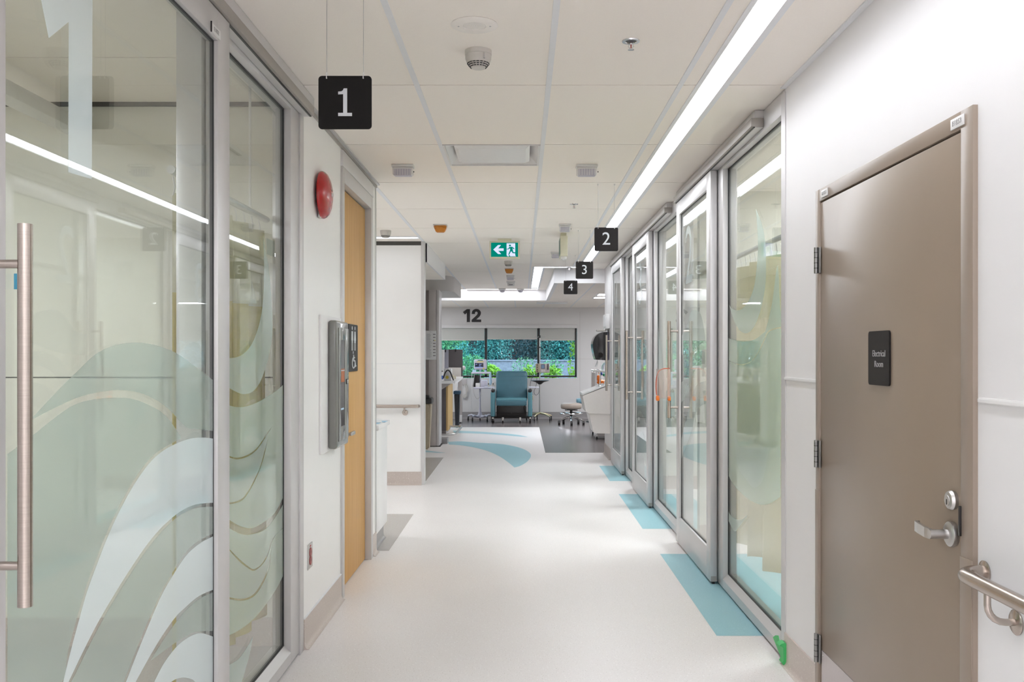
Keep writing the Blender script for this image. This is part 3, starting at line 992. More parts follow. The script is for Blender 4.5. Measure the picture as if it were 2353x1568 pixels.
def fixed(name, label, X, y0, y1, s, wide_near, wide_far, light):
    """fixed glazed panel in an aluminium frame, corridor face at X"""
    r = thing(name, label, 'window', (X, (y0 + y1) / 2, 0), kind='structure')
    a = MB()
    xb = X + s * .085
    xm = X + s * .040
    a.box(X, xb, y0, y0 + wide_near, .012, CEIL - .004, M['alu'], .002)
    a.box(X, xb, y1 - wide_far, y1, .012, CEIL - .004, M['alu'], .002)
    a.box(X, xb, y0 + wide_near, y1 - wide_far, 2.585, CEIL - .004, M['alu'], .002)
    # sill with a chamfered top
    pr = [(0, .012), (0, .062), (.030, .094), (.085, .094), (.085, .012)]
    if s > 0:
        a.prism([(p[0], p[1]) for p in pr], (X, y0 + wide_near, 0), XA, ZA, -(y1 - wide_far - y0 - wide_near), M['alu'])
    else:
        a.prism([(-p[0], p[1]) for p in pr], (X, y0 + wide_near, 0), XA, ZA, -(y1 - wide_far - y0 - wide_near), M['alu'])
    a.build('window_frame', r)
    a = MB()
    a.box(X + s * .012, xb, y0, y1, .0, .012, M['gasket'])
    for (ya, yb, za, zz) in ((y0 + wide_near, y0 + wide_near + .006, .094, 2.585), (y1 - wide_far - .006, y1 - wide_far, .094, 2.585), (y0 + wide_near, y1 - wide_far, 2.579, 2.585), (y0 + wide_near, y1 - wide_far, .094, .099)):
        a.box(xm - .008, xm + .008, ya, yb, za, zz, M['gasket'])
    a.build('gasket', r)
    a = MB()
    a.box(xm - .004, xm + .004, y0 + wide_near + .001, y1 - wide_far - .001, .095, 2.584, M['glass'])
    pane = a.build('glass_pane', r)
    return r, pane, xm

def track(name, label, x0, x1, y0, y1, s):
    """s = +1: right-hand wall"""
    r = thing(name, label, 'door track', ((x0 + x1) / 2, (y0 + y1) / 2, 2.6), kind='structure')
    a = MB()
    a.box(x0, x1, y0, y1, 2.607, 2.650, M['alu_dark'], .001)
    a.build('track_cover', r)
    a = MB()
    a.box(x0 + s * .014, x0 + s * .022, y0 + .01, y1, 2.603, 2.608, M['black'])
    a.box(x0 + s * .022, x1, y0 + .01, y1, 2.6035, 2.608, M['alu'])
    a.build('track_slot', r)
    a = MB()
    a.box(min(x0, x1) + .02, max(x0, x1) + (0.012 if s > 0 else 0) , y0 + .01, y1, 2.650, CEIL - .003, M['alu'])
    a.build('track_backing', r)

def film(parent, name, X, groups, m, n, label=None):
    """frosted shapes traced as two sides (a, b) on the plane X"""
    a = MB()
    for (A, B, fn) in groups:
        A = cr([fn(p, X) for p in A], 4); B = cr([fn(p, X) for p in B], 4)
        pl = [(X, p[0], p[1]) for p in A] + [(X, p[0], p[1]) for p in B[::-1]]
        a.poly(pl, m)
    return a.build(name, parent, label=label)

def zmap(ox, oy, sc):
    def fn(p, X):
        v = on_wall(ox + p[0] * sc, oy + p[1] * sc, X)
        return (v.y, v.z)
    return fn

# ---- right-hand wall
RF, RB = 1.185, 1.226
fixA = fixed('window_1', 'nearest fixed glass panel right, with pale crescent film, before sliding door two', XR, 4.345, 5.90, 1, .045, .20, 0)
lfA = leaf('door_2', 'nearest right-hand sliding glass door, frosted with a 2', RF, RB, 5.83, 7.11, 7.05, 1)
fixB = fixed('window_2', 'second fixed glass panel right, between sliding doors two and three', XR, 7.13, 8.80, 1, .06, .16, 0)
lfB = leaf('door_3', 'middle right-hand sliding glass door, frosted with a 3', RF, RB, 8.70, 9.96, 9.90, 1)
fixC = fixed('window_3', 'third fixed glass panel right, between sliding doors three and four', XR, 9.98, 11.15, 1, .06, .14, 0)
lfC = leaf('door_4', 'farthest right-hand sliding glass door, frosted with a 4, near the sink', RF, RB, 11.06, 12.32, 12.26, 1)
post = MB()
post.box(XR, XR + .085, 5.905, 5.95, .0, CEIL - .004, M['alu']); post.box(XR, XR + .085, 8.805, 8.85, 0, CEIL - .004, M['alu'])
post.box(XR, XR + .085, 11.155, 11.2, 0, CEIL - .004, M['alu']); post.box(XR, XR + .085, 12.33, 12.62, 0, CEIL - .004, M['alu'])
post.box(XR + .086, XR + .10, 5.95, 12.33, 2.58, CEIL - .004, M['alu'])
for (pa_, pb_) in ((5.95, 7.128), (8.85, 9.978), (11.2, 12.33)):
    post.box(XR, XR + .085, pa_, pb_, 2.606, CEIL - .004, M['alu'])
struct(post, 'trim_10', 'aluminium posts and head of the right-hand glass front', 'frame')
track('trim_11', 'nearest grey sliding door track box right', 1.168, XR - .002, 4.724, 7.13, 1)
track('trim_12', 'second grey sliding door track box right', 1.168, XR - .002, 7.60, 9.985, 1)
track('trim_13', 'third grey sliding door track box right', 1.168, XR - .002, 10.02, 12.34, 1)
j = MB()
j.box(XR - .004, XR, 4.335, 4.40, 0.0, CEIL - .02, M['alu'])
struct(j, 'trim_14', 'aluminium edge strip where the right wall meets the glass', 'frame')

# ---- left-hand wall
LF, LB = -1.02, -1.061
lfL = leaf('door_5', 'large left-hand sliding glass door with frosted wave, frosted 1 and long pull', LF, LB, 1.71, 3.24, 1.782, -1)
fixL = fixed('window_4', 'fixed glass panel left with mint crescents, between sliding door and red bell', XL, 3.10, 4.455, -1, .10, .155, 0)
track('trim_15', 'long grey sliding door track box at upper left', -1.011, XL + .002, .5, 4.52, -1)
j = MB()
j.box(XL - .09, XL + .006, 4.456, 4.528, 0, CEIL - .03, M['alu'], .001)
j.box(XL - .09, XL - .001, 1.60, 3.10, 2.61, CEIL - .004, M['alu'])
j.box(XL - .09, XL - .001, .3, 1.70, 0, CEIL - .004, M['alu'])
struct(j, 'trim_16', 'aluminium jamb and head of the left-hand glass front', 'frame')
lab = MB()
p0 = on_wall(488, 68, LF)
lab.box(LF, LF + .003, 3.045, 3.135, 2.507, 2.537, M['white_plastic'])
lab.box(LF, LF + .004, 3.041, 3.045, 2.505, 2.540, M['black'])
lab.text('E1852', .020, (LF + .0036, 3.09, 2.522), YA, ZA, M['grey_letter'], .0004)
lab.build('number_label', lfL[0])

# ---- frosted graphics, left sliding door
Z2 = zmap(0, 780, .5024)
W1 = ([(978, 455), (930, 450), (870, 455), (800, 480), (740, 515), (690, 560), (640, 625), (590, 705), (540, 800), (490, 910), (440, 1040), (400, 1150), (360, 1290), (320, 1440), (286, 1580)],
      [(978, 748), (900, 755), (830, 785), (750, 850), (680, 930), (610, 1030), (540, 1140), (480, 1240), (430, 1330), (370, 1450), (308, 1580)], Z2)
W2 = ([(978, 900), (920, 930), (860, 980), (810, 1050), (750, 1150), (700, 1260), (650, 1380), (610, 1480), (572, 1580)],
      [(978, 1145), (910, 1175), (850, 1225), (800, 1275), (740, 1360), (680, 1460), (614, 1580)], Z2)
W3 = ([(978, 1362), (920, 1345), (870, 1360), (820, 1395), (780, 1440), (740, 1500), (700, 1580)],
      [(978, 1600), (900, 1572), (880, 1557), (840, 1548), (800, 1557), (770, 1580)], Z2)
G0 = ([(978, 190), (900, 130), (800, 60), (680, 20), (560, 20), (450, 60), (350, 150), (250, 250), (140, 368)],
      [(978, 420), (900, 410), (850, 400), (770, 318), (700, 270), (620, 240), (520, 233), (400, 253), (300, 290), (140, 370)], Z2)
G1 = ([(828, 448), (760, 352), (680, 300), (600, 272), (520, 268), (430, 275), (340, 300), (250, 360), (150, 440), (34, 526)],
      [(828, 454), (800, 468), (730, 508), (680, 552), (630, 617), (580, 697), (530, 792), (480, 902), (430, 1032), (390, 1142), (350, 1282), (310, 1432), (272, 1580), (34, 1600)], Z2)
G3 = ([(978, 765), (900, 772), (830, 800), (760, 860), (690, 940), (620, 1040), (550, 1150), (490, 1250), (440, 1340), (380, 1460), (320, 1580)],
      [(978, 888), (910, 920), (850, 975), (800, 1050), (740, 1150), (690, 1260), (640, 1380), (600, 1480), (560, 1580)], Z2)
G4 = ([(978, 1156), (915, 1186), (855, 1236), (810, 1288), (750, 1372), (690, 1468)],
      [(978, 1335), (900, 1338), (850, 1358), (760, 1418), (720, 1448), (690, 1470)], Z2)
XG = lfL[2] + .0048
film(lfL[1], 'pale_frosting', XG, [W1, W2, W3], M['film_pale'], 0)
film(lfL[1], 'green_frosting', XG, [G0, G1, G3, G4], M['film_green'], 0)
one = MB()
q = [(158, 50), (112, 88), (82, -62), (100, -100), (213, -100), (211, 412), (157, 396)]
one.poly([on_wall(x, y, XG) for x, y in q], M['film_pale'])
one.build('frosted_numeral', lfL[1])
tg = MB()
tg.poly([(XG, on_wall(x, y, XG).y, on_wall(x, y, XG).z) for x, y in ((32, 629), (45, 629), (45, 665), (32, 665))], mat('blue_sticker', (0.03, 0.30, 0.48), .5))
tg.build('blue_sticker', lfL[1])

# ---- frosted graphics, left fixed panel
ZA_, ZB_ = zmap(510, 460, .3316), zmap(510, 960, .3878)
XG = fixL[2] + .0048
C1 = ([(40, 1097), (100, 1090), (150, 1065), (200, 1010), (240, 920), (265, 830), (280, 740), (290, 600), (292, 400), (285, 250)],
      [(40, 1296), (100, 1330), (150, 1345), (210, 1330), (260, 1270), (300, 1170), (330, 1060), (350, 920), (346, 720), (325, 480), (285, 250)], ZA_)
C2 = ([(30, 232), (45, 237), (90, 248), (150, 232), (200, 198), (240, 145), (285, 75)],
      [(30, 505), (45, 503), (90, 495), (130, 470), (170, 410), (200, 350), (230, 280), (260, 170), (285, 75)], ZB_)
C3 = ([(30, 775), (45, 790), (100, 850), (150, 890), (190, 908), (240, 870), (275, 810), (297, 730)],
      [(30, 1062), (45, 1065), (110, 1075), (170, 1060), (210, 1020), (250, 950), (280, 860), (297, 730)], ZB_)
C4 = ([(30, 1470), (45, 1465), (100, 1430), (150, 1360), (185, 1295)], [(30, 1600), (105, 1590), (140, 1490), (165, 1400), (185, 1295)], ZB_)
film(fixL[1], 'mint_frosting', XG, [C1, C2, C3, C4], M['film_mint'], 0)
ga = [(40, 1420), (100, 1435), (170, 1430), (250, 1400), (320, 1360), (380, 1320), (440, 1265)]
GA1 = ([(p[0] * .3316 / .3878, (460 + p[1] * .3316 - 960) / .3878) for p in ga], [(34, 225), (90, 238), (150, 222), (200, 188), (240, 135), (290, 62), (376, -20)], ZB_)
GA2 = ([(376, -19), (291, 64), (262, 180), (232, 290), (202, 360), (172, 420), (132, 480), (90, 505), (34, 514)], [(376, 450), (320, 555), (270, 605), (180, 655), (100, 640), (34, 600)], ZB_)
GA3 = ([(34, 650), (110, 690), (180, 692), (260, 660), (320, 585), (376, 490)], [(34, 770), (100, 836), (150, 878), (190, 898), (240, 862), (272, 802), (300, 718), (376, 640)], ZB_)
GA4 = ([(34, 1074), (110, 1086), (174, 1070), (216, 1030), (257, 955), (286, 864), (303, 722), (376, 642)], [(34, 1294), (100, 1262), (180, 1202), (250, 1122), (320, 1020), (376, 912)], ZB_)
film(fixL[1], 'green_frosting', XG, [GA1, GA2, GA3, GA4], M['film_sage'], 0)

# ---- frosted graphics, right panels
ZC_, ZD_ = zmap(1640, 440, .2807), zmap(1640, 860, .383)
XG = fixA[2] - .0048
R1 = ([(345, 140), (380, 230), (410, 340), (425, 470), (428, 600), (425, 740), (405, 880), (375, 1000), (340, 1090), (300, 1145), (260, 1162), (220, 1145), (190, 1105), (160, 1040), (125, 925)],
      [(345, 140), (358, 330), (362, 480), (350, 640), (330, 780), (290, 890), (240, 955), (190, 975), (150, 960), (125, 925)], ZC_)
R2 = ([(150, 442), (115, 300), (105, 240)], [(330, 470), (325, 520), (300, 620), (270, 670), (235, 680), (200, 640), (140, 540), (110, 440), (105, 240)], ZD_)
film(fixA[1], 'mint_frosting', XG, [R1], M['film_mint'], 0)
def zc(pts):
    return [(p[0] * .2807 / .383, (440 + p[1] * .2807 - 860) / .383) for p in pts]
RG1 = (zc([(86, 1190), (200, 1225), (260, 1230), (330, 1215), (400, 1165), (430, 1120), (480, 900), (522, 600), (540, 900), (551, 1000)]),
       zc([(86, 1362), (150, 1398), (220, 1415), (290, 1398), (340, 1350), (400, 1240), (440, 1150), (500, 1120), (551, 1110)]), ZD_)
RG2 = (zc([(86, 1366), (150, 1402), (220, 1424), (295, 1404), (346, 1354), (406, 1246), (445, 1158), (500, 1130), (551, 1120)]),
       [(64, 560), (110, 650), (160, 710), (220, 760), (290, 785), (350, 770), (401, 735)], ZD_)
film(fixA[1], 'green_frosting', XG, [RG1, RG2], M['film_sage'], 0)
R2b = ([(150, 440), (240, 440), (332, 440)], [(120, 330), (140, 540), (200, 640), (235, 680), (270, 670), (300, 620), (332, 442)], ZD_)
film(fixA[1], 'pale_frosting', XG - .0004, [R2b], M['film_mint'], 0)
RL = ([(62, 690), (75, 780), (100, 845), (135, 872), (170, 872), (200, 848)], [(62, 765), (78, 850), (105, 915), (128, 945), (150, 920), (178, 885), (200, 852)], ZD_)
film(fixA[1], 'lower_frosting', XG, [RL], M['film_mint'], 0)
for (lf, y, ch, zc_) in ((lfA, 6.67, '2', 2.14), (lfB, 9.42, '3', 2.14), (lfC, 11.8, '4', 2.14)):
    a = MB()
    a.text(ch, .60, (lf[2] - .0048, y, zc_), NY, ZA, M['film_pale'], 0.0, sx=1.0)
    a.build('frosted_numeral', lf[1])
ZE_, ZF_ = zmap(1500, 500, .255), zmap(1500, 820, .2936)
XG = lfA[2] - .0048
WA = [([(240, 1500), (300, 1440), (340, 1300), (380, 1230), (430, 1205), (470, 1208)], [(240, 1700), (320, 1560), (370, 1400), (420, 1330), (470, 1322)], ZE_),
      ([(225, 640), (260, 480), (310, 300), (350, 215), (415, 190)], [(225, 800), (300, 600), (330, 460), (370, 392), (415, 368)], ZF_)]
film(lfA[1], 'pale_frosting', XG, WA, M['film_faint'], 0)
WB = ([(262, 1060), (300, 1010), (340, 850), (400, 840), (440, 900), (472, 1080)], [(262, 1240), (320, 1230), (380, 1190), (420, 1150), (472, 1110)], ZE_)
film(lfA[1], 'green_frosting', XG, [WB], M['film_faint'], 0)
XG = fixB[2] - .0048
FB = ([(44, 760), (60, 1100), (120, 1500), (170, 1560)], [(44, 1400), (80, 1600), (130, 1900), (170, 1980)], ZE_)
film(fixB[1], 'pale_frosting', XG, [FB], M['film_faint'], 0)
for pane, xm, y0, y1 in ((lfB[1], lfB[2], 8.83, 9.83), (lfC[1], lfC[2], 11.2, 12.19)):
    a = MB()
    for (zz, hh) in ((1.55, .10), (1.1, .14), (.65, .10)):
        A = cr([(y1 - .02, zz - .5), (y1 - .25, zz - .12), (y0 + .45, zz + .02), (y0 + .02, zz - .10)], 6)
        B = cr([(y1 - .02, zz - .5), (y1 - .25, zz - .12 - hh), (y0 + .45, zz - .10 - hh), (y0 + .02, zz - .22 - hh)], 6)
        a.poly([(xm - .0048, p[0], p[1]) for p in A] + [(xm - .0048, p[0], p[1]) for p in B[::-1]], M['film_faint'])
    a.build('pale_frosting', pane)

# ================================================================== CURTAINS behind the glass
def curtain(name, label, X, y0, y1, z0, z1, m, amp, waves, zrail):
    r = thing(name, label, 'curtain', (X, (y0 + y1) / 2, z1))
    def sheet(za, zb, mm, nm):
        a = bmesh.new()
        n = 140
        R = []
        for side in (-.002, .002):
            for z in (za, zb):
                row = []
                for i in range(n + 1):
                    tt = i / n
                    ph = tt * waves * 2 * pi
                    x = X + amp * sin(ph + .5 * sin(ph * .37)) * (1.0 if z == za else .75) + side
                    row.append(a.verts.new((x, y0 + (y1 - y0) * (tt + .012 * sin(ph * 2)), z + (.012 * sin(ph * .9 + 1) if z == z0 else 0))))
                R.append(row)
        for i in range(n):
            a.faces.new([R[0][i], R[0][i + 1], R[1][i + 1], R[1][i]])
            a.faces.new([R[2][i], R[3][i], R[3][i + 1], R[2][i + 1]])
            a.faces.new([R[0][i], R[2][i], R[2][i + 1], R[0][i + 1]])
            a.faces.new([R[1][i], R[1][i + 1], R[3][i + 1], R[3][i]])
        mb = MB()
        mb._take(a, mm)
        mb.build(nm, r, 60)
    sheet(z0, z1 - .36, m, 'cloth')
    sheet(z1 - .36, z1, M['mesh_top'], 'mesh_header')
    k = max(6, int((y1 - y0) / .12))
    for i in range(k + 1):
        yy = y0 + (y1 - y0) * i / k
        a = MB()
        a.tube([(X, yy, z1 - .01), (X + .008, yy, z1 + .02), (X, yy, zrail - .012)], .003, M['white_plastic'], 6)
        a.build('hook', r)
curtain('privacy_curtain', 'olive privacy curtain just behind the left-hand glass', -1.26, 3.35, 4.44, .215, 2.03, M['curtain_olive'], .055, 4.5, 2.10)
curtain('privacy_curtain', 'cream privacy curtain just behind the nearest right-hand glass', 1.47, 4.75, 6.35, .19, 2.02, M['curtain'], .06, 4.2, 2.10)
def rail(label, pts, drops):
    r = thing('curtain_rail', label, 'curtain rail', pts[0])
    a = MB(); a.tube(pts, .016, M['white_plastic'], 10); a.build('rail', r)
    for p in drops:
        a = MB(); a.cyl(p, (p[0], p[1], CEIL + .01), .006, M['white_plastic'], 8); a.build('drop_rod', r)
rail('white curtain rail of the left-hand room', [(-1.26, 3.33, 2.11), (-1.26, 4.58, 2.11)], [(-1.26, 3.6, 2.11), (-1.26, 4.3, 2.11)])
rail('white curtain rail of the nearest right-hand room', [(1.47, 4.45, 2.11), (1.47, 7.08, 2.11)], [(1.47, 4.9, 2.11), (1.47, 6.4, 2.11)])
r = thing('patient_lift_track', 'pale overhead lift track inside the left-hand room', 'ceiling track', (-2.2, 3.0, 2.55))
a = MB(); a.box(-2.25, -2.15, .5, 4.58, 2.53, 2.60, M['white_plastic'], .008); a.build('rail', r)
for yy in (1.2, 3.9):
    a = MB(); a.cyl((-2.2, yy, 2.6), (-2.2, yy, CEIL + .01), .015, M['white_plastic'], 10); a.build('hanger_rod', r)

# visor on the near right handle
r = thing('face_shield', 'clear face shield with orange ends hanging on the nearest right-hand door pull', 'face shield', (1.119, 7.05, 1.2))
a = MB()
vz = [1.335, 1.115]
bm3 = bmesh.new(); rows = []
for z in (1.335, 1.30, 1.22, 1.15, 1.115):
    rows.append([bm3.verts.new((1.119 - .052 + .052 * cos(radians(t)) * 1.0 - .052 * 0, 7.00 - .085 * sin(radians(t)) - .018 * sin((z - 1.115) / .22 * pi), z)) for t in range(-10, 191, 20)])
for p, q in zip(rows, rows[1:]):
    for i in range(len(p) - 1):
        bm3.faces.new([p[i], p[i + 1], q[i + 1], q[i]])
a._take(bm3, M['clear_pink']); a.build('visor', r)
a = MB()
a.box(1.008, 1.034, 6.955, 6.99, 1.095, 1.135, M['orange'], .008)
a.build('orange_foam_end', r)
a = MB()
a.box(1.095, 1.118, 6.955, 6.99, 1.095, 1.130, M['orange'], .008)
a.build('orange_foam_end', r)
a = MB()
a.tube(cr([(1.014, 6.985, 1.14), (1.010, 6.982, 1.20), (1.014, 6.98, 1.27), (1.030, 6.975, 1.315), (1.06, 6.985, 1.335), (1.119, 7.036, 1.338)], 4), .0035, mat('red_orange_edge', (.55, .10, .04), .3), 8)
a.build('strap', r)

# green tape
r = thing('tape_strip', 'loose strip of bright green tape at the foot of the right-hand glass', 'tape', (XR, 4.35, 0))
def tz(x, y):
    v = on_wall(x, y, XR - .003)
    return (v.y, max(.003, v.z))
a = MB()
a.prism([tz(*p) for p in ((1777, 1465), (1783, 1460.5), (1789, 1461), (1793, 1480), (1798, 1492), (1799, 1522), (1792, 1503))], (XR - .003, 0, 0), YA, ZA, -.0025, M['green_tape'])
a.build('stuck_length', r)
a = MB()
def ty(x, y):
    v = px(x, y, 4.30)
    return (v.x, max(.002, v.z))
a.prism([ty(*p) for p in ((1791, 1485), (1796, 1480.5), (1803, 1478.5), (1808, 1481), (1809, 1519), (1806, 1528), (1801, 1530), (1797, 1525), (1799, 1521), (1800.5, 1518), (1800, 1490), (1796, 1486))], (0, 4.30, 0), XA, ZA, -.05, M['green_tape'])
a.build('curled_end', r)

# ================================================================== LEFT WALL THINGS
# oak door
d = thing('door_6', 'pale oak washroom door in a grey metal frame on the left', 'door', (XL, 6.0, 0), kind='structure')
a = MB()
a.box(XL - .10, XL + .012, 5.476, 5.545, 0, 2.56, M['alu'], .002)
a.box(XL - .10, XL + .012, 6.525, 6.60, 0, 2.56, M['alu'], .002)
a.box(XL - .10, XL + .012, 5.545, 6.525, 2.47, 2.56, M['alu'], .002)
a.box(XL - .10, XL + .016, 5.476, 6.60, 2.56, CEIL - .04, M['alu'], .002)
a.build('door_frame', d)
a = MB(); a.box(XL - .075, XL - .032, 5.55, 6.52, .008, 2.462, M['wood'], .001); a.build('door_leaf', d)
a = MB()
hz = .957
a.lathe([(0, 0), (.026, 0), (.026, .010), (0, .010)], M['satin'], (XL - .032, 5.67, hz), 'X')
a.cyl((XL - .03, 5.67, hz), (XL + .028, 5.67, hz), .009, M['satin'])
a.box(XL + .016, XL + .034, 5.665, 5.785, hz - .011, hz + .012, M['satin'], .005)
a.build('lever_handle', d)
a = MB(); a.box(XL + .012, XL + .0165, 6.545, 6.58, 2.575, 2.605, M['white_plastic']); a.build('number_label', d)
# washroom sign
X0 = XL - .032
pa = on_wall(799, 800, X0); pb = on_wall(820, 800, X0)
yc = (pa.y + pb.y) / 2; wy = pb.y - pa.y
zc0 = CAMZ + (CY - 800) * yc / F
s_ = plaque('washroom_sign', 'dark plaque with two people and a wheelchair symbol on the oak door', 'sign', yc, zc0, wy, .305, X0, 1, M['sign_grey'])
a = MB()
Xs = X0 + .0066
for dy in (-.045, .055):
    a.prism([(.013 * cos(k * pi / 8), .013 * sin(k * pi / 8)) for k in range(16)], (Xs, yc + dy, zc0 + .128), YA, ZA, .0006, M['white_letter'])
    if dy < 0:
        pl = [(-.024, .11), (.024, .11), (.030, .05), (.022, .05), (.018, .085), (.018, -.015), (.004, -.015), (.004, .035), (-.004, .035), (-.004, -.015), (-.018, -.015), (-.018, .085), (-.022, .05), (-.030, .05)]
    else:
        pl = [(-.018, .11), (.018, .11), (.034, .05), (.026, .05), (.014, .085), (.026, .035), (.016, .035), (.016, -.015), (.004, -.015), (.004, .035), (-.004, .035), (-.004, -.015), (-.016, -.015), (-.016, .035), (-.026, .035), (-.014, .085), (-.026, .05), (-.034, .05)]
    a.prism(pl, (Xs, yc + dy, zc0 - .002), YA, ZA, .0006, M['white_letter'])
a.prism([(-.0015, .115), (.0015, .115), (.0015, -.015), (-.0015, -.015)], (Xs, yc + .004, zc0), YA, ZA, .0005, M['grey_letter'])
wc = (yc + .005, zc0 - .085)
a.tube([(Xs + .0005, wc[0] + .048 * cos(radians(t)) - .006, wc[1] + .034 * sin(radians(t)) - .012) for t in range(110, 371, 20)], .0042, M['white_letter'], 8)
a.prism([(.010 * cos(k * pi / 8), .010 * sin(k * pi / 8)) for k in range(16)], (Xs, wc[0] - .012, wc[1] + .055), YA, ZA, .0006, M['white_letter'])
a.tube([(Xs + .0005, wc[0] - .012, wc[1] + .040), (Xs + .0005, wc[0] - .006, wc[1] + .002), (Xs + .0005, wc[0] + .036, wc[1] + .000), (Xs + .0005, wc[0] + .058, wc[1] - .036), (Xs + .0005, wc[0] + .072, wc[1] - .032)], .0055, M['white_letter'], 8)
a.tube([(Xs + .0005, wc[0] - .010, wc[1] + .024), (Xs + .0005, wc[0] + .030, wc[1] + .022)], .0045, M['white_letter'], 8)
a.build('lettering', s_)

# red bell
BY_, BZ_ = 4.885, 2.285
r = thing('fire_alarm_bell', 'round red alarm bell on the left wall', 'alarm bell', (XL, BY_, BZ_))
a = MB()
a.lathe([(0, 0), (.075, 0), (.075, .024), (0, .024)], M['black'], (XL, BY_, BZ_), 'X')
a.box(XL, XL + .026, BY_ - .035, BY_ + .02, BZ_ - .122, BZ_ - .085, M['satin'], .006)
a.build('mount', r)
a = MB()
prof = [(.112, .014), (.1235, .016), (.125, .021), (.124, .027), (.1195, .036), (.107, .048), (.085, .058), (.068, .062), (.055, .066), (.030, .070), (0, .0715)]
a.lathe(prof, M['red'], (XL, BY_, BZ_), 'X', 56)
a.build('gong', r, 50)
a = MB()
a.lathe([(0, .0), (.013, 0), (.012, .006), (0, .008)], M['satin'], (XL + .071, BY_, BZ_), 'X')
a.text('ALARM', .012, (XL + .0715, BY_, BZ_ + .026), YA, ZA, M['satin'], .0005)
a.build('centre_bolt', r)

# grey emergency cabinet
r = thing('emergency_cabinet', 'grey enamelled wall cabinet with slim window, beside the oak door', 'cabinet', (XL, 5.2, 1.28))
a = MB(); a.box(XL, XL + .012, 4.895, 5.44, .915, 1.655, M['white_board'], .002); a.build('backing_board', r)
a = MB()
X1 = XL + .062
a.box(XL + .012, X1, 5.06, 5.40, .925, 1.632, M['cab_grey'], .016, 4)
a.build('body', r)
a = MB()
sl0, sl1, sz0, sz1 = 5.145, 5.262, 1.045, 1.525
a.box(X1 - .004, X1 + .006, 5.095, sl0, .965, 1.592, M['cab_grey'], .002)
a.box(X1 - .004, X1 + .006, sl1, 5.372, .965, 1.592, M['cab_grey'], .002)
a.box(X1 - .004, X1 + .006, sl0, sl1, sz1, 1.592, M['cab_grey'], .002)
a.box(X1 - .004, X1 + .006, sl0, sl1, .965, sz0, M['cab_grey'], .002)
dr = a.build('door', r)
a = MB(); a.box(X1 + .001, X1 + .0035, sl0, sl1, sz0, sz1, mat('smoked_window', (.025, .022, .02), .12)); a.build('slim_window', dr)
a = MB()
a.box(X1 + .0036, X1 + .0045, sl0 + .01, sl1 - .01, 1.29, 1.365, mat('dull_orange_sticker', (.42, .10, .012), .4))
a.box(X1 + .0046, X1 + .0050, sl0 + .01, sl1 - .01, 1.352, 1.358, M['white_letter'])
a.build('orange_sticker', dr)
a = MB(); a.box(X1 + .0036, X1 + .0045, sl0 + .01, sl1 - .03, 1.135, 1.145, M['blue_paper']); a.build('blue_sticker', dr)
a = MB(); a.box(X1 + .005, X1 + .011, 5.285, 5.335, 1.275, 1.305, M['black'], .002); a.box(X1 + .010, X1 + .013, 5.295, 5.325, 1.28, 1.30, M['satin'], .001); a.build('latch', dr)

# power outlet
po = on_wall(711.5, 1278, XL)
r = thing('power_outlet', 'steel wall plate with two red sockets, low on the left wall', 'outlet', (XL, po.y, po.z))
a = MB()
a.box(XL, XL + .004, po.y - .052, po.y + .052, po.z - .062, po.z + .062, M['satin'], .0015)
a.text('E18', .014, (XL + .0044, po.y, po.z + .050), YA, ZA, mat('red_ink', (.5, .04, .04), .5), .0004)
a.build('cover_plate', r)
for dz in (.019, -.022):
    a = MB()
    a.lathe([(0, 0), (.024, 0), (.023, .004), (0, .004)], mat('dark_red_socket', (.30, .012, .012), .3), (XL + .0035, po.y, po.z + dz), 'X', 20)
    a.box(XL + .0073, XL + .0078, po.y - .010, po.y - .007, po.z + dz - .004, po.z + dz + .007, M['black'])
    a.box(XL + .0073, XL + .0078, po.y + .007, po.y + .010, po.z + dz - .004, po.z + dz + .007, M['black'])
    a.build('socket', r)

# white cabinet in the alcove
r = thing('base_cabinet', 'white counter-height cabinet just past the oak door', 'cabinet', (-1.4, 7.1, 0))
a = MB(); a.box(-1.75, XL - .002, 6.84, 7.38, .115, .885, M['white_board'], .001); a.build('body', r)
a = MB(); cove(a, (XL - .03, 6.84, 0), (XL - .03, 7.33, 0), XA, M['base_grey'], .115); a.box(-1.75, XL - .03, 6.84, 7.33, 0, .115, M['base_grey']); a.build('toe_kick', r)
a = MB(); a.box(-1.75, XL + .018, 6.82, 7.40, .885, .922, M['white_board'], .004); a.build('worktop', r)
a = MB()
for k, (x, y, z) in enumerate(((-1.15, 7.0, .923), (-1.125, 7.17, .923))):
    a.box(x - .08, x + .08, y - .05, y + .06, z, z + .008, M['blue_paper'], .002)
    a.box(x - .06, x + .09, y - .03, y + .07, z + .008, z + .014, M['paper'], .002, rot=(.2 + k * .3, 'Z'))
tag(a.build('paper_stack'), 'pale blue papers lying on the white cabinet top', 'papers')

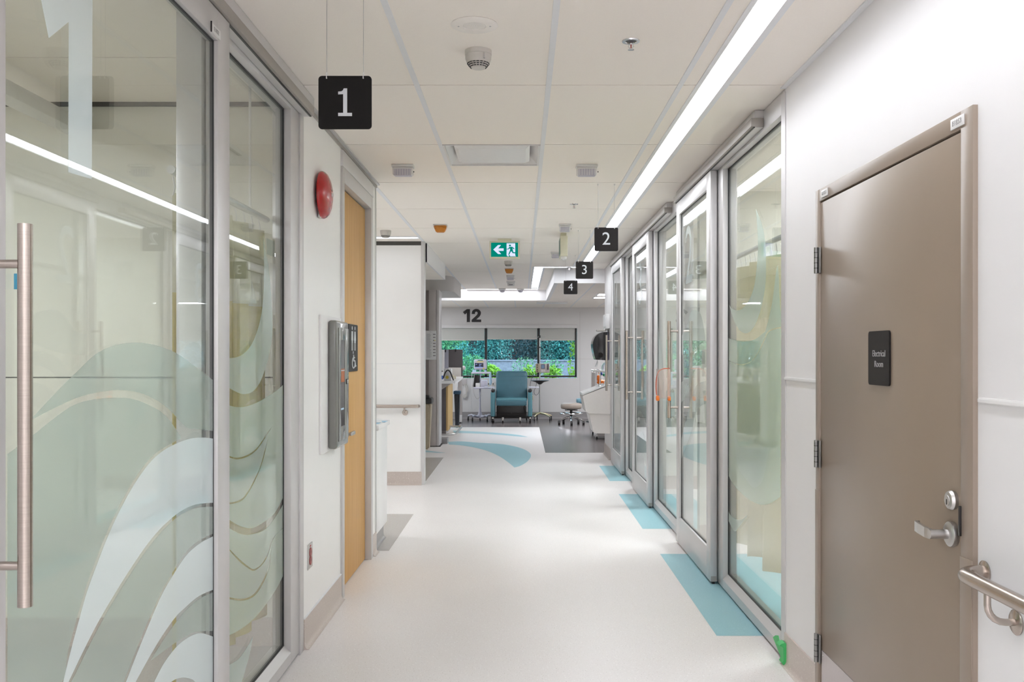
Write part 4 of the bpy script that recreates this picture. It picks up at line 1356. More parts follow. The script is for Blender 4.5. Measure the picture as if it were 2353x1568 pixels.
# ================================================================== HANGING SIGNS
def rounded(wx, hz, rr):
    pl = []
    for (sx, sz, a0) in ((1, 1, 0), (-1, 1, 90), (-1, -1, 180), (1, -1, 270)):
        for k in range(6):
            an = radians(a0 + k * 18)
            pl.append((sx * (wx / 2 - rr) + rr * cos(an), sz * (hz / 2 - rr) + rr * sin(an)))
    return pl
ONE = [(-.0235, .0365), (-.0235, .027), (-.0065, .028), (-.0065, -.0355), (-.0235, -.0355), (-.0235, -.0465), (.0235, -.0465), (.0235, -.0355), (.0070, -.0355), (.0070, .0475), (-.0045, .0475), (-.0075, .041), (-.0125, .0375)]
def hang(num, X, Y, zt, zb, ms):
    S = zt - zb
    r = thing('hanging_sign', 'square black ceiling-hung sign with a white %s' % num, 'sign', (X, Y, zb), 'hanging room number signs')
    a = MB()
    a.prism(rounded(S, S, .012), (X, Y, (zt + zb) / 2), XA, ZA, .006, ms, off=-.003)
    a.build('board', r)
    a = MB()
    zc = (zt + zb) / 2
    if num == '1':
        a.prism(ONE, (X + .0005, Y - .0031, zc), XA, ZA, .0007, M['white_letter'])
    else:
        a.text(num, .132, (X, Y - .0034, zc), XA, ZA, M['white_letter'], .0006)
    a.build('numeral', r)
    for sx in (-1, 1):
        a = MB()
        hx = X + sx * S * .345
        a.tube([(hx, Y - .006, zt - .008), (hx, Y - .007, zt + .004), (hx, Y, zt + .012), (hx, Y + .004, zt + .002), (hx, Y + .004, zt - .008)], .0016, M['white_plastic'], 6)
        a.cyl((hx, Y - .0065, zt - .008), (hx, Y + .0045, zt - .008), .0022, M['white_plastic'], 8)
        a.cyl((hx, Y, zt + .010), (hx, Y, CEIL - .004), .0011, M['satin'], 6)
        a.cyl((hx, Y, CEIL - .012), (hx, Y, CEIL), .005, M['white_plastic'], 8)
        a.build('hanging_wire', r)
hang('1', -.599, 3.146, CAMZ + 639 * 3.146 / F, CAMZ + 517 * 3.146 / F, M['sign_black'])
hang('2', .619, 6.80, CAMZ + 291 * 6.80 / F, CAMZ + 236.5 * 6.80 / F, M['sign_grey'])
hang('3', .630, 9.33, CAMZ + 213 * 9.33 / F, CAMZ + 173 * 9.33 / F, M['sign_grey'])
hang('4', .615, 11.7, CAMZ + 169 * 11.7 / F, CAMZ + 137.5 * 11.7 / F, M['sign_grey'])

# exit sign
EX, EY = (1159.5 - CX) * 10.0 / F, 10.0
r = thing('exit_sign', 'lit green running-man exit sign with a left arrow', 'exit sign', (EX, EY, 2.47))
ez0, ez1 = CAMZ + (CY - 595.5) * EY / F, CAMZ + (CY - 553.5) * EY / F
a = MB()
wd = 70 * EY / F / 2
a.box(EX - wd, EX + wd, EY, EY + .05, ez0, ez1, M['cream'], .005)
a.box(EX - .075, EX + .075, EY + .005, EY + .045, ez1 - .002, CEIL, M['cream'], .004)
a.build('housing', r)
hw, hh = 62 * EY / F / 2, 32.5 * EY / F / 2
ec = (EX - .001, EY - .0015, CAMZ + (CY - 574.2) * EY / F)
a = MB(); a.box(ec[0] - hw, ec[0] + hw, EY - .0012, EY + .001, ec[2] - hh, ec[2] + hh, M['exit_green']); a.build('green_face', r)
def ez(x, y):      # zoom-picture coordinates of the pictogram
    return ((1110 + x * .0935 - 1159.2) * EY / F, (574.2 - (540 + y * .0935)) * EY / F)
a = MB()
a.prism([ez(*p) for p in ((250, 362), (368, 250), (440, 250), (372, 332), (505, 332), (505, 394), (372, 394), (446, 472), (368, 472))], ec, XA, ZA, .0006, M['exit_white'])
a.prism([ez(*p) for p in ((578, 208), (790, 208), (790, 500), (806, 528), (600, 528), (578, 500))], ec, XA, ZA, .0006, M['exit_white'])
a.build('arrow_and_doorway', r)
a = MB()
e2 = (ec[0], ec[1] - .0008, ec[2])
a.prism([ez(660 + 27 * cos(k * pi / 8), 262 + 24 * sin(k * pi / 8)) for k in range(16)], e2, XA, ZA, .0005, M['exit_green'])
for body in ([(640, 298), (710, 292), (760, 325), (775, 352), (752, 352), (722, 328), (742, 425), (800, 430), (822, 445), (800, 458), (722, 450), (708, 420), (690, 400), (640, 492), (618, 492), (628, 460), (665, 370), (660, 330), (632, 355), (580, 360), (580, 345), (620, 338)],
             [(625, 500), (650, 500), (672, 528), (640, 528)]):
    a.prism([ez(*p) for p in body], e2, XA, ZA, .0005, M['exit_green'])
a.build('running_figure', r)

# ================================================================== CEILING DEVICES
def ceil_at(x, y):
    p = on_level(x, y, CEIL)
    return p.x, p.y
# speaker
X, Y = ceil_at(1090, 57)
r = thing('ceiling_speaker', 'round white speaker grille flush in the near ceiling', 'speaker', (X, Y, CEIL))
a = MB(); a.lathe([(0, 0), (.088, 0), (.090, .003), (.082, .007), (.045, .007), (.044, .005), (0, .005)], M['speaker'], (X, Y, CEIL + .001), '-Z', 40); a.build('grille', r)
a = MB()
for ring in range(1, 9):
    rr = .0052 * ring
    k = int(6 * ring)
    for i in range(k):
        an = 2 * pi * i / k
        a.lathe([(0, 0), (.0012, 0), (0, .0006)], M['grey_letter'], (X + rr * cos(an), Y + rr * sin(an), CEIL - .004), '-Z', 5)
a.build('perforations', r)
for sx in (-.060, .060):
    a = MB()
    a.lathe([(0, 0), (.004, 0), (.003, .002), (0, .002)], M['satin'], (X + sx, Y, CEIL - .0055), '-Z', 10)
    a.build('screw', r)

def smoke(x, y, label, big=1.0):
    X, Y = ceil_at(x, y)
    r = thing('smoke_detector', label, 'smoke detector', (X, Y, CEIL), 'ceiling smoke detectors')
    a = MB(); a.lathe([(0, 0), (.055, 0), (.055, .018), (.052, .020), (0, .020)], M['offwhite'], (X, Y, CEIL), '-Z', 36); a.build('base', r)
    a = MB(); a.lathe([(0, .019), (.054, .019), (.053, .035), (.046, .052), (.039, .056), (.036, .060), (.032, .064), (.028, .072), (.014, .076), (0, .076)], M['offwhite'], (X, Y, CEIL), '-Z', 36)
    a.box(X + .024, X + .030, Y - .053, Y - .047, CEIL - .045, CEIL - .022, M['satin'])
    a.build('cover', r)
    a = MB()
    for (rr, z) in ((.0445, .054), (.0395, .0605), (.034, .067)):
        for k in range(18):
            a0, a1 = radians(k * 20 + 3), radians(k * 20 + 17)
            a.tube([(X + rr * cos(t), Y + rr * sin(t), CEIL - z) for t in (a0, (a0 + a1) / 2, a1)], .0020, M['black'], 5)
    a.build('vents', r)
smoke(1099, 117, 'near smoke detector in front of the white air diffuser')
smoke(886, 530, 'smoke detector at left, in front of the wall-washing strip light')
smoke(1168, 600, 'smoke detector just beyond the exit sign')

def sprinkler(x, y, label):
    X, Y = ceil_at(x, y)
    r = thing('sprinkler', label, 'sprinkler', (X, Y, CEIL), 'chrome ceiling sprinklers')
    a = MB(); a.lathe([(.018, -.002), (.036, 0), (.035, .004), (.024, .004), (.020, -.001)], M['chrome'], (X, Y, CEIL), '-Z', 24)
    a.lathe([(0, .001), (.022, .001), (.022, -.004)], M['dark_letter'], (X, Y, CEIL), '-Z', 24); a.build('escutcheon', r)
    a = MB(); a.cyl((X, Y, CEIL), (X, Y, CEIL - .016), .006, M['chrome'], 10)
    for s in (-1, 1):
        a.tube([(X + s * .005, Y, CEIL - .012), (X + s * .011, Y, CEIL - .022), (X + s * .003, Y, CEIL - .034)], .002, M['chrome'], 6)
    a.cyl((X, Y, CEIL - .014), (X, Y, CEIL - .033), .002, M['red'], 8)
    a.lathe([(0, .034), (.013, .034), (.013, .036), (0, .036)], M['chrome'], (X, Y, CEIL), '-Z', 14); a.build('head', r)
sprinkler(1450, 94, 'near chrome sprinkler beside the strip light')
sprinkler(1319, 469, 'middle chrome sprinkler, left of hanging sign 2')
sprinkler(1273, 583, 'far chrome sprinkler below the white ceiling beacon')
sprinkler(1308, 700 - 85, 'farthest chrome sprinkler near hanging sign 4')

def beacon(x, y, w, label, m_lens=None, group='ceiling alarm beacons'):
    X, Y = ceil_at(x, y)
    k = w / .145
    r = thing('ceiling_beacon', label, 'alarm beacon', (X, Y, CEIL), group)
    a = MB()
    a.box(X - .072 * k, X + .072 * k, Y - .03, Y + .045, CEIL - .018, CEIL, M['white_plastic'], .004)
    a.box(X - .066 * k, X + .066 * k, Y - .026, Y + .04, CEIL - .070, CEIL - .018, M['white_plastic'], .008)
    a.build('housing', r)
    a = MB()
    a.box(X - .056 * k, X + .056 * k, Y - .0285, Y + .034, CEIL - .074, CEIL - .030, M['lens'], .004)
    for i in range(7):
        a.box(X - .05 * k + i * .0165 * k, X - .047 * k + i * .0165 * k, Y - .0295, Y - .028, CEIL - .072, CEIL - .032, M['white_plastic'])
    a.build('lens', r)
    a = MB(); a.cyl((X + .070 * k, Y - .02, CEIL - .05), (X + .076 * k, Y - .02, CEIL - .05), .004, M['black'], 8); a.build('screw', r)
beacon(926, 379, .145, 'white ceiling beacon left of the air diffuser')
beacon(1348, 379, .145, 'white ceiling beacon right of the air diffuser')
beacon(1298, 515, .115, 'white ceiling beacon above the hanging cream sign')
beacon(1278, 579, .13, 'white ceiling beacon below the hanging cream sign')
beacon(1173, 633, .13, 'white ceiling beacon just beyond the far amber light')

def amber(x, y, label):
    X, Y = ceil_at(x, y)
    r = thing('amber_light', label, 'warning light', (X, Y, CEIL), 'amber ceiling lights')
    a = MB(); a.box(X - .066, X + .066, Y - .05, Y + .05, CEIL - .010, CEIL, M['offwhite'], .003); a.build('base', r)
    a = MB()
    b2 = bmesh.new()
    for (hx, hy, z) in ((.063, .048, CEIL - .010), (.060, .044, CEIL - .030), (.040, .026, CEIL - .074)):
        for sx in (-1, 1):
            for sy in (-1, 1):
                b2.verts.new((X + sx * hx, Y + sy * hy, z))
    bmesh.ops.convex_hull(b2, input=b2.verts[:])
    bmesh.ops.bevel(b2, geom=b2.edges[:], offset=.006, segments=2, affect='EDGES')
    a._take(b2, M['amber'])
    a.build('lens', r)
amber(1012, 517, 'amber ceiling light nearer the camera, left of the exit sign')
amber(1170, 617, 'amber ceiling light beyond the exit sign')

# small box detector and domes
X, Y = ceil_at(1174, 646)
r = thing('ceiling_sensor', 'small white box sensor on the far ceiling beyond the amber light', 'sensor', (X, Y, CEIL))
a = MB(); a.box(X - .075, X + .075, Y - .03, Y + .05, CEIL - .03, CEIL, M['white_plastic'], .006); a.box(X - .06, X + .06, Y - .02, Y + .04, CEIL - .085, CEIL - .03, M['white_plastic'], .012); a.build('housing', r)
a = MB(); a.box(X - .035, X + .035, Y - .024, Y - .019, CEIL - .07, CEIL - .06, M['dark_letter']); a.build('indicator', r)
for x, lab in ((1154, 'left'), (1196, 'right')):
    X, Y = ceil_at(x, 663.5)
    r = thing('security_camera', 'white dome camera at the far ceiling edge, %s one of the pair' % lab, 'camera', (X, Y, CEIL), 'dome cameras')
    a = MB(); a.lathe([(0, 0), (.070, 0), (.072, .015), (.062, .03), (0, .03)], M['white_plastic'], (X, Y, CEIL), '-Z', 24); a.build('base', r)
    a = MB(); a.lathe([(.050, .03), (.048, .050), (.034, .070), (0, .078)], M['lens'], (X, Y, CEIL), '-Z', 24); a.build('dome', r)

# edge-on hanging exit sign
X, Y = (1296 - CX) * 9.46 / F, 9.46
r = thing('exit_sign', 'cream exit sign housing seen edge on, hanging left of sign 2', 'exit sign', (X, Y, CEIL))
a = MB()
a.box(X - .038, X + .038, Y, Y + .33, CEIL - .245, CEIL - .04, M['cream'], .006)
a.box(X - .03, X + .03, Y + .09, Y + .24, CEIL - .042, CEIL, M['cream'], .004)
a.build('housing', r)
a = MB(); a.box(X - .0392, X - .0378, Y + .015, Y + .315, CEIL - .225, CEIL - .06, mat('dim_green_face', (.05, .16, .12), .4)); a.build('side_face', r)
a = MB(); a.lathe([(0, 0), (.03, 0), (.028, .025), (.012, .04), (0, .04)], M['white_plastic'], (X, Y + .08, CEIL - .245), '-Z', 16); a.build('test_lamp', r)

# supply air diffuser
x0, x1, y0, y1 = VENT
r = thing('air_diffuser', 'square white metal air diffuser set in the ceiling', 'air vent', ((x0 + x1) / 2, (y0 + y1) / 2, CEIL))
a = MB()
def frustum(mb, xa, xb, ya, yb, za, xc, xd, yc, yd, zb, m):
    A = [(xa, ya, za), (xb, ya, za), (xb, yb, za), (xa, yb, za)]
    B = [(xc, yc, zb), (xd, yc, zb), (xd, yd, zb), (xc, yd, zb)]
    for i in range(4):
        k = (i + 1) % 4
        mb.poly([A[i], A[k], B[k], B[i]], m)
fw = .012
a.box(x0 + .013, x1 - .013, y0 + .003, y0 + .003 + fw, CEIL - .004, CEIL + .01, M['white_plastic']); a.box(x0 + .013, x1 - .013, y1 - .003 - fw, y1 - .003, CEIL - .004, CEIL + .01, M['white_plastic'])
a.box(x0 + .013, x0 + .013 + fw, y0, y1, CEIL - .004, CEIL + .01, M['white_plastic']); a.box(x1 - .013 - fw, x1 - .013, y0, y1, CEIL - .004, CEIL + .01, M['white_plastic'])
frustum(a, x0 + .02, x1 - .02, y0 + .012, y1 - .012, CEIL, x0 + .10, x1 - .10, y0 + .09, y1 - .09, CEIL + .075, M['white_board'])
a.build('cone_frame', r, 20)
a = MB(); a.lathe([(0, .0), (.15, .0), (.15, .03), (0, .03)], M['black'], ((x0 + x1) / 2, (y0 + y1) / 2, CEIL + .072), '-Z', 28); a.build('duct_neck', r)
a = MB()
frustum(a, x0 + .075, x1 - .075, y0 + .07, y1 - .07, CEIL + .012, x0 + .10, x1 - .10, y0 + .10, y1 - .10, CEIL - .004, M['white_board'])
a.poly([(x0 + .10, y0 + .10, CEIL - .004), (x1 - .10, y0 + .10, CEIL - .004), (x1 - .10, y1 - .10, CEIL - .004), (x0 + .10, y1 - .10, CEIL - .004)], M['white_board'])
a.poly([(x0 + .075, y0 + .07, CEIL + .012), (x1 - .075, y0 + .07, CEIL + .012), (x1 - .075, y1 - .07, CEIL + .012), (x0 + .075, y1 - .07, CEIL + .012)], M['white_board'])
a.build('plaque', r, 20)
# access hatch on the low ceiling
a = MB(); a.box(.30, .92, 18.55, 19.15, LOW - .012, LOW - .0005, M['white_board'], .002)
tag(a.build('ceiling_hatch'), 'flat square hatch in the lower ceiling before the end wall', 'hatch')

# ================================================================== SCRUB SINK & TOWEL DISPENSER
SW = XR - .0215
r = thing('scrub_sink', 'white wall-hung scrub sink with slanted sides at far right', 'sink', (SW, 12.95, .35))
def side(pts):
    return [((x - CX) * 12.72 / F, CAMZ + (CY - y) * 12.72 / F) for x, y in pts]
a = MB()
up = side([(1339, 911), (1341, 909), (1395, 888)]) + [(SW, 1.012), (SW, .625)] + side([(1354, 951), (1346, 946)])
a.prism(up, (0, 12.72, 0), XA, ZA, -.62, M['sink'])
a.build('basin', r)
a = MB()
lo = side([(1354, 952), (1364, 994), (1370, 997)]) + [(SW, .352), (SW, .624)]
a.prism(lo, (0, 12.76, 0), XA, ZA, -.54, M['sink'])
a.build('pedestal_shroud', r)
a = MB()
rim = side([(1338, 909), (1393, 887), (1393, 884), (1339, 905)])
a.prism(rim, (0, 12.715, 0), XA, ZA, -.63, M['white_board'])
a.build('rim', r)
a = MB()
a.cyl((1.09, 13.0, .98), (1.09, 13.0, 1.03), .018, M['chrome'], 12)
a.tube([(1.095, 13.0, 1.02), (1.10, 13.0, 1.16), (1.085, 13.0, 1.215), (1.05, 13.0, 1.23), (1.015, 13.0, 1.215), (1.005, 13.0, 1.19)], .010, M['chrome'], 10)
a.box(1.07, 1.12, 12.9, 12.93, .985, 1.015, M['chrome'], .005)
a.build('gooseneck_tap', r)

r = thing('towel_dispenser', 'glossy black paper towel dispenser over the scrub sink', 'dispenser', (SW, 13.0, 1.36))
def dsp(pts, d=12.86):
    return [((x - CX) * d / F, CAMZ + (CY - y) * d / F) for x, y in pts]
a = MB()
pl = cr(dsp([(1396, 763), (1384, 764), (1374, 768), (1366, 777), (1362, 790), (1363, 803), (1366, 818), (1369, 827)]), 4) + dsp([(1396, 828.5)])
a.prism(pl, (0, 12.86, 0), XA, ZA, -.34, M['gloss_black'])
a.build('cover', r, 40)
a = MB(); q = dsp([(1394, 763), (1394, 828)]); a.box(q[0][0], SW, 12.862, 13.19, q[1][1], q[0][1], M['purple_grey'], .01); a.build('back_housing', r)
a = MB(); ck = dsp([(1380, 816)])[0]
a.lathe([(0, 0), (.035, 0), (.033, .008), (.018, .009), (.016, .004), (0, .004)], M['sign_grey'], (ck[0], 12.86, ck[1]), '-Y', 24); a.build('feed_wheel', r)
a = MB(); a.box(1.155, SW, 12.88, 13.1, 1.782, 1.80, M['white_plastic'], .003); a.box(1.045, 1.17, 12.9, 13.05, 1.765, 1.785, M['offwhite'], .003); a.build('top_shelf', r)
a = MB(); a.box(1.155, SW, 12.75, 13.15, 1.80, 2.00, M['white_board'], .004)
a.box(1.150, 1.156, 12.80, 13.10, 1.83, 1.97, M['paper'])
tag(a.build('glove_box_holder'), 'white glove box holder on the wall above the black towel dispenser', 'glove holder')
a = MB()
pp = [px(1368, 844, 12.95), px(1372, 844, 12.95), px(1374.5, 832, 12.95), px(1373, 829, 12.95)]
a.prism([(p.x, p.z) for p in pp], (0, 12.95, 0), XA, ZA, -.10, M['paper'])
tag(a.build('paper_towel'), 'white paper towel end sticking out below the black dispenser', 'paper towel')
# soap pump
r = thing('soap_dispenser', 'white soap bottle standing at the back of the scrub sink', 'soap dispenser', (1.185, 12.85, 1.0))
a = MB(); a.cyl((1.185, 12.85, 1.012), (1.185, 12.85, 1.13), .026, M['white_plastic'], 16); a.build('bottle', r)
a = MB(); a.cyl((1.185, 12.85, 1.13), (1.185, 12.85, 1.17), .010, M['offwhite'], 10); a.box(1.15, 1.19, 12.84, 12.86, 1.165, 1.18, M['offwhite'], .003); a.build('pump', r)

# supply cart beyond the sink
r = thing('supply_cart', 'narrow pale supply cart standing beyond the scrub sink', 'cart', (1.45, 16.2, 0))
cx0, cx1, cy0, cy1 = 1.245, 1.72, 15.75, 16.7
a = MB()
for xx in (cx0, cx1 - .03):
    for yy in (cy0, cy1 - .03):
        a.box(xx, xx + .03, yy, yy + .03, .08, 1.17, M['white_plastic'], .003)
a.box(cx0 + .01, cx1 - .01, cy0 + .002, cy0 + .022, 1.14, 1.165, M['white_plastic'], .003)
a.box(cx0 + .01, cx1 - .01, cy1 - .025, cy1 - .005, 1.14, 1.165, M['white_plastic'], .003)
a.box(cx0 + .002, cx0 + .022, cy0 + .01, cy1 - .01, 1.14, 1.165, M['white_plastic'], .003)
a.build('upright_frame', r)
for zz in (.10, .55, .84):
    a = MB(); a.box(cx0, cx1, cy0, cy1, zz, zz + .02, M['grey_panel'] if zz > .2 else M['white_board'], .003); a.build('shelf', r)
a = MB(); a.box(cx0 + .034, cx1 - .034, cy0 + .012, cy1 - .02, .055, .545, M['grey_panel'], .004); a.box(cx0 + .02, cx0 + .03, cy0 + .1, cy1 - .02, .56, 1.12, mat('pinkish_back_panel', (.42, .34, .31), .5)); a.build('drawer_box', r)
for xx in (cx0 + .03, cx1 - .03):
    for yy in (cy0 + .03, cy1 - .03):
        a = MB(); a.cyl((xx - .012, yy, .028), (xx + .012, yy, .028), .028, M['black'], 16); a.box(xx - .015, xx + .015, yy - .02, yy + .02, .03, .085, M['satin']); a.build('caster', r)
a = MB(); p = px(1383, 879, 15.9)
a.sphere(p, .075, M['orange'], 14, (1.2, .8, .62)); a.tube([p + Vector((-.05, 0, .03)), p + Vector((-.055, 0, .09)), p + Vector((-.07, 0, .12))], [.045, .03, .016], M['orange'], 10)
tag(a.build('resuscitator_bag'), 'bright orange breathing bag on the cart beyond the sink', 'medical supply')
a = MB(); p = px(1389, 862, 15.85); a.sphere(p, .03, M['green_dot'], 10, (1.2, 1, .9)); a.cyl(p, p + Vector((.05, 0, .03)), .02, M['green_dot'], 8); a.tube([p, p + Vector((-.01, 0, -.10)), p + Vector((-.005, -.09, -.16))], .006, M['clear_tube'], 6)
tag(a.build('oxygen_fitting'), 'green oxygen fitting with tube above the orange bag', 'medical supply')
a = MB(); p = px(1382, 860, 15.85); a.sphere(p, .022, M['blue_dot'], 10); a.cyl(p, p + Vector((0, 0, .03)), .015, M['blue_dot'], 8)
tag(a.build('blue_cap'), 'small blue cap left of the green oxygen fitting', 'medical supply')
a = MB(); p = px(1377, 857, 15.85); a.cyl(p - Vector((0, 0, .035)), p + Vector((0, 0, .02)), .022, M['white_plastic'], 12); a.cyl(p - Vector((0, 0, .012)), p - Vector((0, 0, .002)), .0225, M['orange'], 12)
tag(a.build('medicine_cup'), 'pale cup with an orange band beside the blue cap', 'medical supply')
a = MB()
for k in range(3):
    c0 = px(1393, 846, 15.85)
    a.tube([c0 + Vector((.07 * cos(t * pi / 8) + .02 * k - .02, .01 * k, .095 * sin(t * pi / 8))) for t in range(0, 14)], .006, (M['clear_tube'], mat('teal_tube', (.04, .25, .22), .4), mat('blue_tube', (.2, .3, .55), .4))[k], 6)
tag(a.build('tubing_coil'), 'looped clear, green and blue tubing hanging below the towel dispenser', 'tubing')

# ================================================================== FAR WINDOW
wx0, wx1 = -3.38, (1325 - CX) * BACK / F
wz0, wz1 = CAMZ + (CY - 867) * BACK / F, 2.02
mull = [(1116.5 - CX) * BACK / F, (1237.5 - CX) * BACK / F]
r = thing('window_5', 'wide dark-framed garden window in the end wall', 'window', ((wx0 + wx1) / 2, BACK, wz0), kind='structure')
a = MB()
a.box(wx0, wx1, BACK - .02, BACK + .10, wz0, wz0 + .036, M['frame_black'], .003)
a.box(wx1 - .036, wx1, BACK - .02, BACK + .10, wz0, wz1 + .02, M['frame_black'], .003)
a.box(wx0, wx1, BACK + .02, BACK + .10, wz1 - .03, wz1 + .02, M['frame_black'], .003)
for mx in mull + [mull[0] - 1.18]:
    a.box(mx - .026, mx + .026, BACK - .02, BACK + .10, wz0, wz1 + .02, M['frame_black'], .003)
a.build('window_frame', r)
xs = [wx0] + [mull[0] - 1.18] + mull + [wx1]
for p, q in zip(xs, xs[1:]):
    a = MB(); a.box(p + .02, q - .02, BACK + .055, BACK + .061, wz0 + .03, wz1 - .02, M['glass_out']); a.build('glass_pane', r)
xs2 = [wx0, mull[0] - 1.18] + mull + [wx1]
names = ['roller blind behind the privacy screens', 'left roller blind, next to the numerals 12', 'middle roller blind, rolled slightly higher, above the recliner', 'right roller blind, above the infusion pump']
for k, (p, q) in enumerate(zip(xs2, xs2[1:])):
    zb = CAMZ + (CY - (780.5 if k == 2 else 783)) * BACK / F
    rr = thing('roller_blind', 'grey ' + names[k], 'blind', ((p + q) / 2, BACK, zb), 'half-lowered grey roller blinds')
    a = MB(); a.box(p + .03, q - .03, BACK - .004, BACK + .0, zb + .02, 2.03, M['blind']); a.build('fabric', rr)
    a = MB(); a.box(p + .03, q - .03, BACK - .010, BACK + .004, zb, zb + .02, M['offwhite'], .003); a.build('hem_bar', rr)
a = MB()
a.box(wx0 - .02, (mull[0]), BACK - .06, BACK, 2.025, 2.10, M['back_wall'], .003); a.box(mull[0] + .003, mull[1], BACK - .06, BACK, 2.025, 2.10, M['back_wall'], .003); a.box(mull[1] + .003, wx1 + .01, BACK - .06, BACK, 2.025, 2.10, M['back_wall'], .003)
struct(a, 'trim_17', 'pale grey blind box across the top of the garden window', 'blind box')
a = MB()
zc = CAMZ + (CY - 725.5) * BACK / F
def nz_(x, y):
    return ((940 + x * .204 - CX) * BACK / F, CAMZ + (CY - (520 + y * .204)) * BACK / F)
a.prism([nz_(*p) for p in ((608, 968), (650, 935), (686, 935), (686, 1081), (650, 1081), (650, 976), (630, 996))], (0, BACK - .002, 0), XA, ZA, .004, M['num12'])
tp = [(704, 990)] + cr([(706, 985), (712, 958), (730, 940), (757, 933), (785, 940), (806, 962), (808, 988), (796, 1015), (775, 1035), (756, 1052)], 4) + [(812, 1052), (812, 1081), (704, 1081), (704, 1058)] + cr([(704, 1056), (735, 1028), (762, 1002), (772, 985), (770, 970), (757, 963), (745, 970), (741, 990)], 4)
a.prism([nz_(*p) for p in tp], (0, BACK - .002, 0), XA, ZA, .004, M['num12'])
tag(a.build('wall_numerals'), 'large charcoal numerals 12 on the end wall above the window', 'numerals')
a = MB(); a.box(1.80, 2.05, BACK - .02, BACK, 1.66, 1.98, M['grey_panel'], .003); a.box(1.815, 2.035, BACK - .022, BACK - .019, 1.675, 1.965, M['back_wall'])
tag(a.build('wall_box'), 'thin grey wall frame on the end wall left of the glove box holder', 'wall frame')

# ================================================================== RECLINER
RXc, RY = (1175.5 - CX) * 19.6 / F, 19.35
r = thing('recliner_chair', 'teal medical recliner on casters facing the camera under the window', 'recliner', (RXc, RY, 0))
a = MB()
a.box(RXc - .335, RXc + .335, RY + .42, RY + .56, .46, 1.10, M['teal'], .06, 5, rot=(radians(-10), 'X'), about=(RXc, RY + .45, .46))
a.box(RXc - .325, RXc + .325, RY + .405, RY + .46, .50, .98, M['teal'], .05, 4, rot=(radians(-10), 'X'), about=(RXc, RY + .45, .46))
br = a.build('backrest', r)
a = MB(); a.box(RXc - .13, RXc + .13, RY + .472, RY + .486, .905, .945, mat('dark_teal_slot', (.035, .10, .135), .5), .006, rot=(radians(-10), 'X'), about=(RXc, RY + .45, .46)); a.build('head_slot', br)
a = MB(); a.box(RXc - .325, RXc + .325, RY + .02, RY + .50, .44, .525, M['teal_light'], .03, 4); a.build('seat', r)
a = MB(); a.box(RXc - .32, RXc + .32, RY - .005, RY + .05, .365, .475, M['teal'], .018, 3); a.build('leg_rest', r)
for s in (-1, 1):
    a = MB()
    a.box(RXc + s * .345, RXc + s * .435, RY + .0, RY + .62, .135, .665, M['teal_light'], .03, 4)
    arm = a.build('arm', r)
    a = MB()
    a.sphere((RXc + s * .385, RY + .03, .675), .042, M['black'], 14, (1, 1.2, 1)); a.box(RXc + s * .35, RXc + s * .43, RY + .05, RY + .5, .66, .70, M['black'], .012)
    a.build('arm_cap', arm)
    a = MB(); a.box(RXc + s * .36, RXc + s * .58, RY + .08, RY + .40, .735, .752, M['lilac'], .006); a.cyl((RXc + s * .40, RY + .2, .69), (RXc + s * .40, RY + .2, .74), .012, M['satin']); a.build('side_tray', arm)
a = MB()
a.box(RXc - .315, RXc + .315, RY + .03, RY + .08, .14, .36, M['black'], .01)
a.box(RXc - .30, RXc + .30, RY + .0, RY + .03, .19, .21, M['sign_grey']); a.box(RXc - .33, RXc + .33, RY + .02, RY + .07, .105, .14, M['sign_grey'], .004)
for s in (-1, 1):
    a.tube([(RXc + s * .30, RY + .02, .44), (RXc + s * .27, RY + .0, .33), (RXc + s * .31, RY + .02, .22)], .012, M['black'], 8)
a.cyl((RXc, RY + .028, .20), (RXc, RY + .02, .20), .012, M['white_plastic'], 10)
a.build('footrest_mechanism', r)
a = MB(); a.box(RXc - .43, RXc + .43, RY + .06, RY + .60, .10, .14, M['black'], .01); a.build('base_frame', r)
for (sx, yy, rr_) in ((-.39, .06, .05), (.39, .06, .05), (-.39, .56, .05), (.39, .56, .05), (-.18, .03, .035), (.18, .03, .035)):
    a = MB(); a.cyl((RXc + sx - .014, RY + yy, rr_), (RXc + sx + .014, RY + yy, rr_), rr_, M['sign_grey'], 18); a.box(RXc + sx - .022, RXc + sx + .022, RY + yy - .025, RY + yy + .02, rr_, .125, M['satin'], .006); a.build('caster', r)

# ================================================================== VITALS MONITOR ON STAND
VX, VY = (1103 - CX) * 20.1 / F, 20.1
r = thing('vitals_monitor', 'pale lilac patient monitor on a wheeled stand left of the recliner', 'medical monitor', (VX, VY, 0))
sc = 20.1 / F
def vp(x, y, dy=0.0):
    return Vector(((x - CX) * sc, VY + dy, CAMZ + (CY - y) * sc))
a = MB()
A, B = vp(1089.5, 826), vp(1118.5, 850)
a.box(A.x, B.x, VY - .08, VY + .04, B.z, A.z, M['lilac'], .035, 4)
a.build('monitor_body', r)
a = MB(); A, B = vp(1091.5, 834.5), vp(1111, 844.5); a.box(A.x, B.x, VY - .083, VY - .078, B.z, A.z, M['screen_dark'], .002)
sc_ = a.build('screen', r)
a = MB()
for (xa, xb, y) in ((1093, 1097, 837.5), (1101, 1106, 837.5), (1101, 1105, 841), (1092, 1110, 844)):
    A, B = vp(xa, y - .5), vp(xb, y + .5); a.box(A.x, B.x, VY - .0845, VY - .083, B.z, A.z, M['screen_lit'])
a.build('readout', sc_)
a = MB(); A, B = vp(1096, 831), vp(1112, 832.5); a.box(A.x, B.x, VY - .083, VY - .079, B.z, A.z, M['yellow']); A, B = vp(1110, 846), vp(1113.5, 848.5); a.box(A.x, B.x, VY - .083, VY - .079, B.z, A.z, M['yellow']); A, B = vp(1098, 828), vp(1110, 829.5); a.box(A.x, B.x, VY - .083, VY - .079, B.z, A.z, M['green_dot']); a.build('labels', r)
